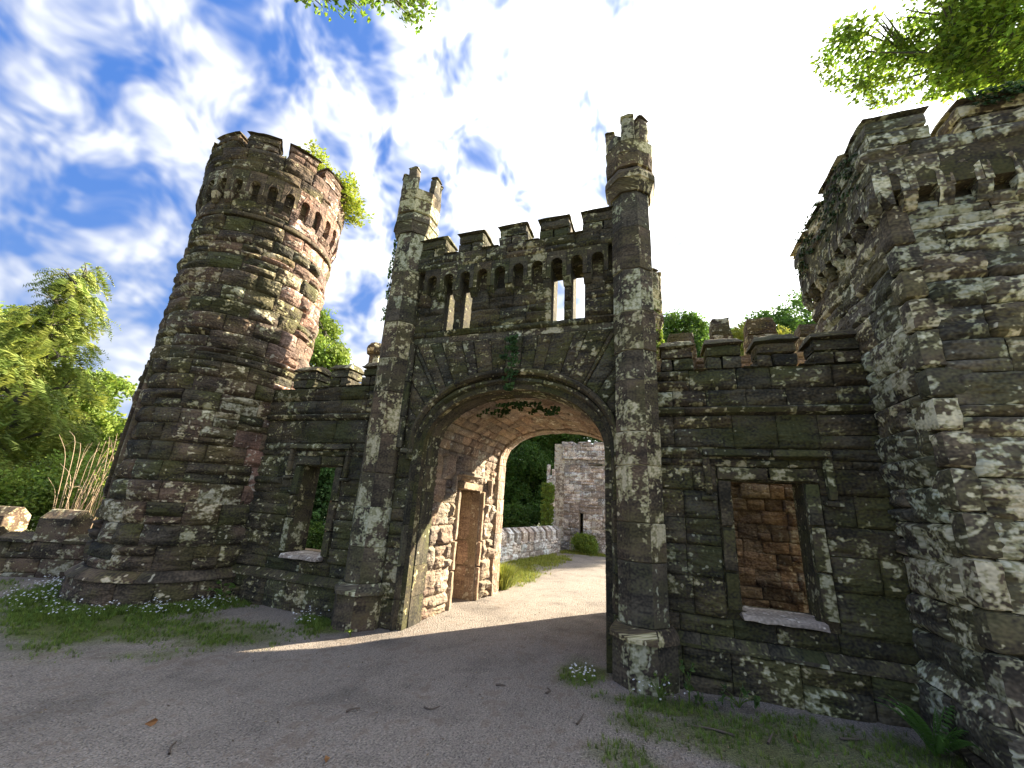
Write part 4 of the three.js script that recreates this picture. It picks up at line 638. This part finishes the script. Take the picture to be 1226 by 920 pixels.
for (const [i, [x, z, s, mt, label]] of [[-5.4, -16.2, 1, LM.mid, 'rhododendron bush behind the far bridge parapet'], [-6.5, -14.6, .9, LM.mid, 'leafy bush at the corner of the far bridge parapet'], [-4.6, -17.6, 1.1, LM.mid, 'shady bush under the beech trees by the wall stub'], [-2.35, -14.75, .42, LM.light, 'small green bush growing at the foot of the pale lodge']].entries())
  tree('bush', label, 'bush', [x, -.05, z], [[0, .9 * s, 0, .9 * s, .6 * s, .8 * s, 700], [.5 * s, .55 * s, .2, .6 * s, .5 * s, .6 * s, 350]], { seed: 90 + i, mat: mt, trunk: .03, spray: s < .6 ? SPRAY.small : SPRAY.broad2, size: s < .6 ? .7 : .85 });
tree('oak_tree', 'round topped tree peeping over the battlements next to the blotched turret', 'tree', [1.2, .7, -16.4], [[0, 7.9, 0, 1.15, .8, 1.1, 800], [-.7, 6.8, .2, 1.3, 1, 1.2, 900], [.8, 6.5, 0, 1.3, 1, 1.2, 900], [0, 5.2, 0, 1.9, 1.2, 1.6, 900]], { seed: 101, mat: LM.mid, trunk: .17 });
tree('oak_tree', 'bright yellow green tree dome over the battlements by the square tower', 'tree', [5.9, -.1, -24.6], [[0, 11.2, 0, 1.8, 1.15, 1.7, 1300], [-1.5, 9.8, .2, 1.7, 1.2, 1.7, 1100], [1.3, 9.7, 0, 1.7, 1.2, 1.6, 1100], [0, 8, 0, 2.3, 1.7, 2.2, 1000]], { seed: 103, mat: LM.yellow, trunk: .2, spray: SPRAY.broad2 });
for (const [i, [x, z, h, label]] of [[7.9, -29.5, 16.4, 'tall hazy tree far off behind the square tower'], [5.2, -31.5, 15.2, 'hazy tree far off above the ruined battlements'], [2.4, -33, 15.2, 'hazy tree far off over the battlements next to the blotched turret'], [10.6, -33, 19.2, 'highest hazy tree far off touching the square tower'], [5.4, -37, 19, 'slender hazy tree farthest up the wooded slope']].entries())
  tree('distant_tree', label, 'tree', [x, -.1, z], [[0, h * .84, 0, h * .12, h * .12, h * .12, 800], [h * .08, h * .72, 0, h * .13, h * .12, h * .13, 800], [-h * .1, h * .7, .4, h * .14, h * .13, h * .14, 900], [0, h * .52, .8, h * .16, h * .14, h * .15, 800]], { seed: 111 + i, mat: LM.mid, trunk: .3, spray: SPRAY.broad2, size: 1.5, gap: .55, gapCut: .0, jit: .4, group: 'hazy trees far beyond the gate' });
// tree over the square tower
tree('beech_tree', 'beech tree hanging backlit leaves over the square tower battlements', 'tree', [6.6, -.1, -7.4], [[-2.2, 8.9, 1.2, 1.1, .55, .9, 672], [-1.5, 9.6, .9, 1.3, .7, 1.0, 992], [-1.3, 8.2, 1.5, 1.1, .6, .9, 832], [-.4, 8.8, 1.4, 1.2, .9, 1.0, 1120], [.2, 9.9, .6, 1.6, .9, 1.3, 1440], [.9, 8.3, 1.0, 1.3, .9, 1.0, 960], [.2, 7.6, .6, 1.2, .7, .9, 672], [-2.9, 9.5, .9, .7, .4, .6, 240]], { seed: 121, mat: LM.sun, spray: SPRAY.big, size: .74, trunk: .2, gapCut: -.02, trunkTop: 9.5, twigs: 13, jit: .5 });
// tree behind the viewer whose limb tips hang in from above
{ const t = tree('sycamore_tree', 'sycamore whose leafy limb tips hang down from above the drive', 'tree', [-6.2, -.1, 2.6], [[2.0, 8.55, -5.2, .30, .26, .25, 26], [2.35, 8.7, -5.45, .25, .2, .25, 18], [2.85, 9.35, -6.1, .32, .28, .26, 30], [2.5, 9.3, -5.7, .3, .2, .3, 18], [1.2, 10, -4.2, .9, .5, .8, 200], [0, 10.6, -1.5, 1.8, 1.0, 1.6, 500], [0, 9.3, 1.0, 2.0, 1.4, 1.8, 600]], { seed: 131, mat: LM.sun, spray: SPRAY.big, size: .8, trunk: .24, gapCut: -.6, twigs: 8, jit: .45, trunkTop: 10.2 }); }
tree('sapling', 'yellow green sapling rooted on top of the round tower parapet', 'sapling', [-6.62, 7.05, -5.1], [[-.1, 1.45, .1, .25, .3, .25, 60], [.1, 1.05, -.1, .34, .32, .34, 120], [.4, .85, -.35, .36, .36, .36, 140], [.62, .45, -.5, .32, .28, .32, 90], [-.42, 1.0, .55, .15, .14, .15, 16], [.05, .6, -.05, .34, .3, .34, 80]], { seed: 141, mat: leafMat(.36, .42, .05, .55), spray: SPRAY.big, size: .66, trunk: .025, gapCut: -.5, jit: .35 });

// ================================================================ IVY
const ivyLeaf = (() => { const pos = []; const q = rng(8); for (let i = 0; i < 5; i++) leafShape(.055, .05, pos, null, mat4((q() - .5) * .08, (q() - .5) * .08, q() * .02, -.3 - q() * .5, (q() - .5) * 1.2, q() * 6.28)); return geoOf(pos); })();
function ivy(label, fn, n, stems, o = {}) { const t = thing('ivy', label, 'ivy', 'ivy on the ruined masonry'), q = rng(o.seed ?? 3), list = []; for (let i = 0; i < n; i++) { const [x, y, z, turn] = fn(q); list.push([mat4(x, y, z, 0, turn + (q() - .5) * .5, (q() - .5) * .4, (o.size ?? 1) * (.7 + .6 * q())), leafTone(q, .3)]); } instances(t, 'leaves', ivyLeaf, o.mat ?? LM.ivy, list, true); if (stems) part(t, 'stems', mergeGeometries(stems.map(s => taperTube(s, .008, .004, 5))), bark); return t; }
ivy('dark ivy trailing from the crown of the gate arch', q => { const v = q(), y = 2.98 + .82 * v, w = .03 + .07 * Math.sin(v * 3.1) + .03 * q(); return [-1.70 + (q() - .5) * 2 * w, y, ZG + .07 + .05 * q(), 0]; }, 45, [[[-1.72, 3.8, ZG + .05], [-1.68, 3.4, ZG + .06], [-1.73, 2.95, ZG + .05]]]);
ivy('thin ivy creeping along the underside of the vault', q => { const a = (q() - .5) * 1.5, f = q() ** 1.6; return [GX + a * .8 + (q() - .5) * .2, 2.93 - .20 * a * a * 1.2 - .03 * q(), -5.05 - f * .8 * (n3(a * 6, 2, 2) + .7), 0]; }, 45, null, { seed: 5 });
ivy('ivy hugging the outer edge of the broken crowned turret', q => { const y = 4.2 + 1.7 * q(); return [-3.86 - .06 * q(), y, -4.72 + (q() - .5) * .16, -1.3]; }, 120, [[[-3.87, 3.4, -4.7], [-3.88, 5.0, -4.68], [-3.87, 5.9, -4.7]]], { seed: 7, size: .8, mat: LM.mid });
ivy('ivy scrambling over the parapet flank of the square tower', q => { const z = -3.8 - 1.9 * q(), y = 4.75 + .5 * q() - .25 * q() * q(); return [1.985 - .03 * q(), y, z, -1.57]; }, 110, [[[1.98, 4.5, -4.6], [1.975, 4.8, -4.4], [1.97, 5.2, -4.3]]], { seed: 9, size: .8 });
ivy('ivy tufts along the merlon copings of the square tower', q => [2.75 + .55 * q(), 5.12 + .18 * q(), -3.755 + .03 * q(), 0], 50, null, { seed: 10, size: .8 });
ivy('bright ivy climbing the broken wall stub by the lodge', q => { const y = q() * 2.2; return [-3.66 + (q() - .5) * .42, .1 + y, -14.78 + .06 * q(), 0]; }, 420, [[[-3.6, 0, -14.78], [-3.62, 1.2, -14.79], [-3.7, 2.3, -14.8]]], { seed: 11, size: 1.3, mat: LM.light });
ivy('ivy on the far octagonal turret catching the sun', q => { const a = q() * 2.4 + .3; return [-.02 + Math.sin(a) * .27, 4.2 + 1.4 * q(), -7.35 + Math.cos(a) * .27, a]; }, 200, [[[.2, 3.8, -7.35], [.22, 4.6, -7.36], [.2, 5.5, -7.35]]], { seed: 13, mat: LM.light });
ivy('bright ivy on the hidden far turret seen through the slit windows', q => { const a = q() * 3.4 - 1.0; return [-3.4 + Math.sin(a) * .27, 3.9 + 2.0 * q(), -7.35 + Math.cos(a) * .27, a]; }, 420, [[[-3.2, 3.6, -7.2], [-3.25, 4.6, -7.12], [-3.2, 5.6, -7.2]]], { seed: 14, mat: LM.sun, size: 1.2 });

// ================================================================ GRASS, FLOWERS, SMALL PLANTS
const tuft = (() => { const pos = [], q = rng(17); for (let i = 0; i < 9; i++) { const a = q() * 6.28, d = q() * .025, h = .05 + q() * .07, l = .02 + q() * .05, w = .0035, x = Math.cos(a) * d, z = Math.sin(a) * d, cx = Math.cos(a + 1.57) * w, cz = Math.sin(a + 1.57) * w, mx = x + Math.cos(a) * l * .35, mz = z + Math.sin(a) * l * .35, tx = x + Math.cos(a) * l, tz = z + Math.sin(a) * l; pos.push(x - cx, 0, z - cz, x + cx, 0, z + cz, mx + cx * .7, h * .6, mz + cz * .7, x - cx, 0, z - cz, mx + cx * .7, h * .6, mz + cz * .7, mx - cx * .7, h * .6, mz - cz * .7, mx - cx * .7, h * .6, mz - cz * .7, mx + cx * .7, h * .6, mz + cz * .7, tx, h, tz); } return geoOf(pos); })();
function stuffThing(name, label, category) { const g = new THREE.Group(); g.name = name; g.userData = { label, category, kind: 'stuff' }; return g; }
function scatter(name, label, category, geo, mat, list) { const m = new THREE.InstancedMesh(geo, mat, list.length), c = new THREE.Color(); m.name = numbered(name); list.forEach(([x, t], i) => { m.setMatrixAt(i, x); m.setColorAt(i, c.setRGB(...t)); }); m.userData = { label, category, kind: 'stuff' }; scene.add(m); return m; }
const inTower = (x, z) => Math.hypot(x - RT[0], z - RT[1]) < RR + .16;
{
  const q = rng(201), L = [];
  for (let i = 0; i < 60000 && L.length < 9000; i++) { const x = -9.3 + q() * 5.7, z = -4.75 + q() * 2.6; if (inTower(x, z) || z < -4.66) continue; const m = mossAmount(x, z), near = sstep(.75, .0, Math.hypot(x - RT[0], z - RT[1]) - RR - .12), c = Math.max(m * .55, near * .9, sstep(-.45, -.1, -(z + 4.35)) * sstep(.5, .1, Math.abs(x + 4.0)) * 1.1); if (q() > c * (.25 + 1.6 * (n3(x * 2.1, z * 2.9, 4) + .12 + .5 * n3(x * 7, z * 7, 2)) + near * .5)) continue; L.push([mat4(x, gh(x, z) - .005, z, 0, q() * 6.28, 0, (.2 + .45 * near + .3 * q()) * (x > -4.35 && z < -4.1 ? 1.2 : 1)), leafTone(q, .35)]); }
  scatter('grass_verge', 'short green grass growing around the foot of the round tower', 'grass', tuft, LM.grass, L);
}
{ const q = rng(203), L = []; for (let i = 0; i < 30000 && L.length < 2600; i++) { const x = -1.1 + q() * 3.2, z = -4.7 + q() * 1.6, m = mossAmount(x, z); if (Math.hypot(x + .145, z + 4.7) < .37 || z < -4.62) continue; if (q() > m * .35 * (n3(x * 3, z * 3, 4) + .5)) continue; L.push([mat4(x, gh(x, z) - .005, z, 0, q() * 6.28, 0, .2 + .35 * q()), leafTone(q, .35)]); }
  scatter('grass_patch', 'thin grass and moss at the foot of the blotched turret', 'grass', tuft, LM.grass, L); }
{ const q = rng(205), L = []; for (let i = 0; i < 40000 && L.length < 5200; i++) { const x = -4.0 + q() * 2.6, z = -15.1 + q() * 7.6, m = mossAmount(x, z); if (x < -4.0 + (z + 10.2) * -.22 - .1 && z < -10) continue; if (q() > m) continue; L.push([mat4(x, gh(x, z) - .005, z, 0, q() * 6.28, 0, .28 + .5 * q()), leafTone(q, .35)]); } for (let i = 0; i < 260; i++) L.push([mat4(-2.78 + (q() - .5) * .16, gh(-2.8, -7.7), -7.66 - q() * .35, 0, q() * 6.28, 0, 1.6 + 2.8 * q()), leafTone(q, .3)]);
  scatter('grass_bank', 'sunlit yellow green grass along the drive beyond the archway', 'grass', tuft, LM.grassSun, L); }
{ // daisies
  const pos = []; for (let k = 0; k < 9; k++) { const a = k / 9 * 6.283, b = a + .25, c = a - .25; pos.push(0, 0, 0, Math.cos(c) * .011, .001, Math.sin(c) * .011, Math.cos(b) * .011, .001, Math.sin(b) * .011); } const fl = geoOf(pos), q = rng(207), L = [], S = [];
  const stem = geoOf([-.0012, 0, 0, .0012, 0, 0, 0, 1, 0, 0, 0, -.0012, 0, 0, .0012, 0, 1, 0]);
  const add = (x, z, h) => { const y = gh(x, z); L.push([mat4(x, y + h, z, (q() - .5) * .9 + .25, 0, (q() - .5) * .9, .6 + .5 * q()), [1, 1, 1]]); const s = mat4(x, y, z, 0, q() * 6, 0, 1); s.scale(new THREE.Vector3(1, h, 1)); S.push([s, [1, 1, 1]]); };
  for (let i = 0; i < 9000 && L.length < 520; i++) { const x = -8.6 + q() * 4.8, z = -4.6 + q() * 1.8; if (inTower(x, z)) continue; const d = Math.hypot(x - RT[0], z - RT[1]) - RR; if (d > .62 && !(x > -4.25 && z < -4.2)) continue; if (q() > .35 + n3(x * 3, z * 3, 9)) continue; add(x, z, .05 + .10 * q()); }
  for (let i = 0; i < 40; i++) { const x = -.72 + (q() - .5) * .25, z = -4.42 + (q() - .5) * .35; add(x, z, .04 + .08 * q()); } for (let i = 0; i < 16; i++) add(.0 + (q() - .5) * .5, -4.25 + (q() - .5) * .12, .05 + .12 * q());
  scatter('daisies', 'tiny white daisies dotted through the grass by the masonry', 'flowers', fl, plainLeaf(.8, .8, .78), L); scatter('daisy_stems', 'thin green stems carrying the daisies', 'flowers', stem, LM.grass, S);
}
function plant(name, label, x, z, n, h, len, wid, mat, seed, o = {}) { const t = thing(name, label, 'plant'), q = rng(seed), y = gh(x, z), pos = [], st = []; for (let i = 0; i < n; i++) { const a = q() * 6.28, l = (.25 + .75 * q()) * (o.spread ?? .14), hh = h * (.35 + .65 * q()); const e = [x + Math.cos(a) * l, y + hh, z + Math.sin(a) * l]; st.push(taperTube([[x, y, z], [x + Math.cos(a) * l * .35, y + hh * .65, z + Math.sin(a) * l * .35], e], .004, .0015, 5)); for (let k = 0; k < (o.leaves ?? 3); k++) leafShape(len * (.7 + .5 * q()), wid * (.7 + .5 * q()), pos, null, mat4(...e, 1.0 + q() * .8, Math.PI / 2 - a + (k - 1) * .9 + (q() - .5) * .5, 0)); } part(t, 'leaves', geoOf(pos), mat); part(t, 'stems', mergeGeometries(st), LM.grass); return t; }
plant('seedling', 'single ash seedling springing beside the blotched turret plinth', .22, -4.34, 5, .34, .12, .05, LM.mid, 301, { spread: .10, leaves: 4 });
plant('broadleaf_weed', 'low broad leaved weed against the plinth under the walled-up window', .62, -4.48, 9, .12, .14, .07, LM.mid, 303, { spread: .16, leaves: 2 });
plant('weed', 'fine leaved weed at the foot of the blotched turret', -.02, -4.30, 22, .2, .05, .03, LM.grass, 305, { spread: .16 });
plant('weed', 'small weed rosette between turret and walled-up window', .32, -4.36, 10, .08, .10, .025, LM.mid, 307, { spread: .1, leaves: 3 });
plant('weed', 'weed clump in the corner between the round tower and the wall', -5.62, -4.42, 16, .28, .08, .03, LM.mid, 309, { spread: .2 });
plant('weed', 'tiny sunlit weed at the broken crowned turret plinth', -3.35, -4.32, 7, .08, .05, .025, LM.sun, 311, { spread: .06 });
plant('grass_tuft', 'dry yellow grass tuft where the round tower meets the wall top', -6.25, -4.3, 1, .05, .02, .01, LM.yellow, 312).position.y = 3.25;
{ // fern by the square tower
  const t = thing('fern', 'green fern growing at the foot of the square tower', 'fern'), q = rng(401), bx = 1.82, bz = -4.28, by = gh(bx, bz);
  for (let f = 0; f < 11; f++) { const a = f / 11 * 6.28 + q() * .4, L = .27 + q() * .18, pos = [], rise = .75 + .45 * q(), pts = []; const at = s => [bx + Math.cos(a) * L * s * .75, by + L * (rise * 1.5 * s - .75 * s * s), bz + Math.sin(a) * L * s * .75]; for (let i = 0; i <= 5; i++) pts.push(at(i / 5)); for (let i = 2; i < 18; i++) { const s = i / 18, p = at(s), w = .17 * Math.sin(Math.PI * Math.min(1, s * .92 + .12)) * (L / .5); for (const sd of [-1, 1]) leafShape(w, w * .2, pos, null, mat4(...p, Math.PI / 2 - .15, Math.PI / 2 - a + sd * 1.2, 0), .15); }
    const tb = taperTube(pts, .005, .002, 5).toNonIndexed(); tb.deleteAttribute('uv'); part(t, 'frond', mergeGeometries([geoOf(pos), tb]), LM.fern); } }
// loose things lying on the drive
const deadLeaf = new THREE.MeshStandardMaterial({ color: new THREE.Color().setRGB(.30, .15, .06), roughness: .9, side: THREE.DoubleSide });
for (const [i, [x, z, s, l]] of [[-3.31, -2.35, .085, 'curled brown leaf lying on the open gravel'], [-1.95, -2.5, .06, 'small reddish leaf lying on the gravel'], [.92, -4.12, .09, 'pale dead leaf near the walled-up window'], [.1, -2.75, .05, 'scrap of brown leaf in the mossy gravel'], [-.4, -2.6, .05, 'yellowing leaf fallen on the dark gravel']].entries()) { const pos = [], q = rng(500 + i); leafShape(s, s * .6, pos, null, mat4(0, 0, 0, 1.35, q() * 6, .1), .35); const m = new THREE.Mesh(geoOf(pos), deadLeaf); m.name = numbered('dead_leaf'); m.position.set(x, gh(x, z) + .012, z); m.userData = { label: l, category: 'leaf', group: 'leaves fallen on the drive' }; scene.add(m); }
{ const q = rng(511), m = new THREE.MeshStandardMaterial({ color: new THREE.Color().setRGB(.13, .10, .075), roughness: .95 }); const spots = [[-.6, -3.65, .17], [-1.7, -3.3, .12], [-1.2, -2.7, .10], [.35, -3.95, .3], [.75, -4.05, .22], [-1.55, -2.45, .12], [-2.2, -3.0, .1], [.0, -3.1, .12], [1.35, -4.3, .2], [-2.9, -2.2, .12], [-.95, -4.0, .1], [-1.35, -3.9, .09]];
  for (const [x, z, l] of spots) { const a = q() * 3.14, y = gh(x, z) + .008, s = new THREE.Mesh(taperTube([[-l / 2, 0, 0], [0, .012 * q(), (q() - .5) * .05], [l / 2, .004, (q() - .5) * .04]], .007 + .004 * q(), .004, 6), m); s.name = numbered('twig'); s.position.set(x, y, z); s.rotation.y = a; s.userData = { label: 'short dry twig lying loose on the gravel drive', category: 'twig', group: 'twigs scattered on the drive' }; scene.add(s); } }
{ const pos = []; leafShape(1, .5, pos, null, mat4(0, 0, 0, 1.45, 0, 0), .3); const q = rng(515), L = []; for (let i = 0; i < 5000; i++) { const x = -7 + q() * 9.2, z = -.8 - q() * 6.2; if (inTower(x, z) || (z < -4.4 && (x < -3 || x > -.6))) continue; if (q() > .25 + .5 * f3(x * .9, z * .9, 6, 3) + .5 * sstep(-.4, .6, x)) continue; const k = q(), c = k < .5 ? [1, 1, 1] : k < .75 ? [1.7, 1.8, 1.6] : [.5, .5, .5]; L.push([mat4(x, gh(x, z) + .004, z, (q() - .5) * .5, q() * 6.28, (q() - .5) * .5, .010 + .03 * q() * q()), c]); } scatter('leaf_litter', 'crumbs of dry leaf and bark strewn over the drive', 'litter', geoOf(pos), new THREE.MeshStandardMaterial({ color: new THREE.Color().setRGB(.17, .12, .075), roughness: .95, side: THREE.DoubleSide }), L); }
{ const g = new THREE.IcosahedronGeometry(1, 1), p = g.attributes.position; for (let i = 0; i < p.count; i++) { const k = 1 + .25 * n3(p.getX(i) * 1.5, p.getY(i) * 1.5, p.getZ(i) * 1.5); p.setXYZ(i, p.getX(i) * k, p.getY(i) * k * .6, p.getZ(i) * k); } g.computeVertexNormals();
  const q = rng(521), L = []; for (let i = 0; i < 16000; i++) { const r = q(), x = -8 + q() * 10, z = -1.2 - 9 * r * r; if (mossAmount(x, z) > .5 && q() < .85) continue; const s = .0025 + .006 * q() ** 5, v = .4 + q() * .55; L.push([mat4(x, gh(x, z) + s * .1, z, q() * .4, q() * 6, q() * .4, s), [v * 1.05, v, v * .95]]); }
  scatter('gravel_stones', 'loose grit and small stones strewn over the drive', 'gravel', g, new THREE.MeshStandardMaterial({ color: new THREE.Color().setRGB(.42, .37, .33), roughness: .95 }), L); }

// ================================================================ finish
scene.traverse(o => { if (o.isMesh) { o.castShadow = true; o.receiveShadow = true; } });
renderer.render(scene, camera);
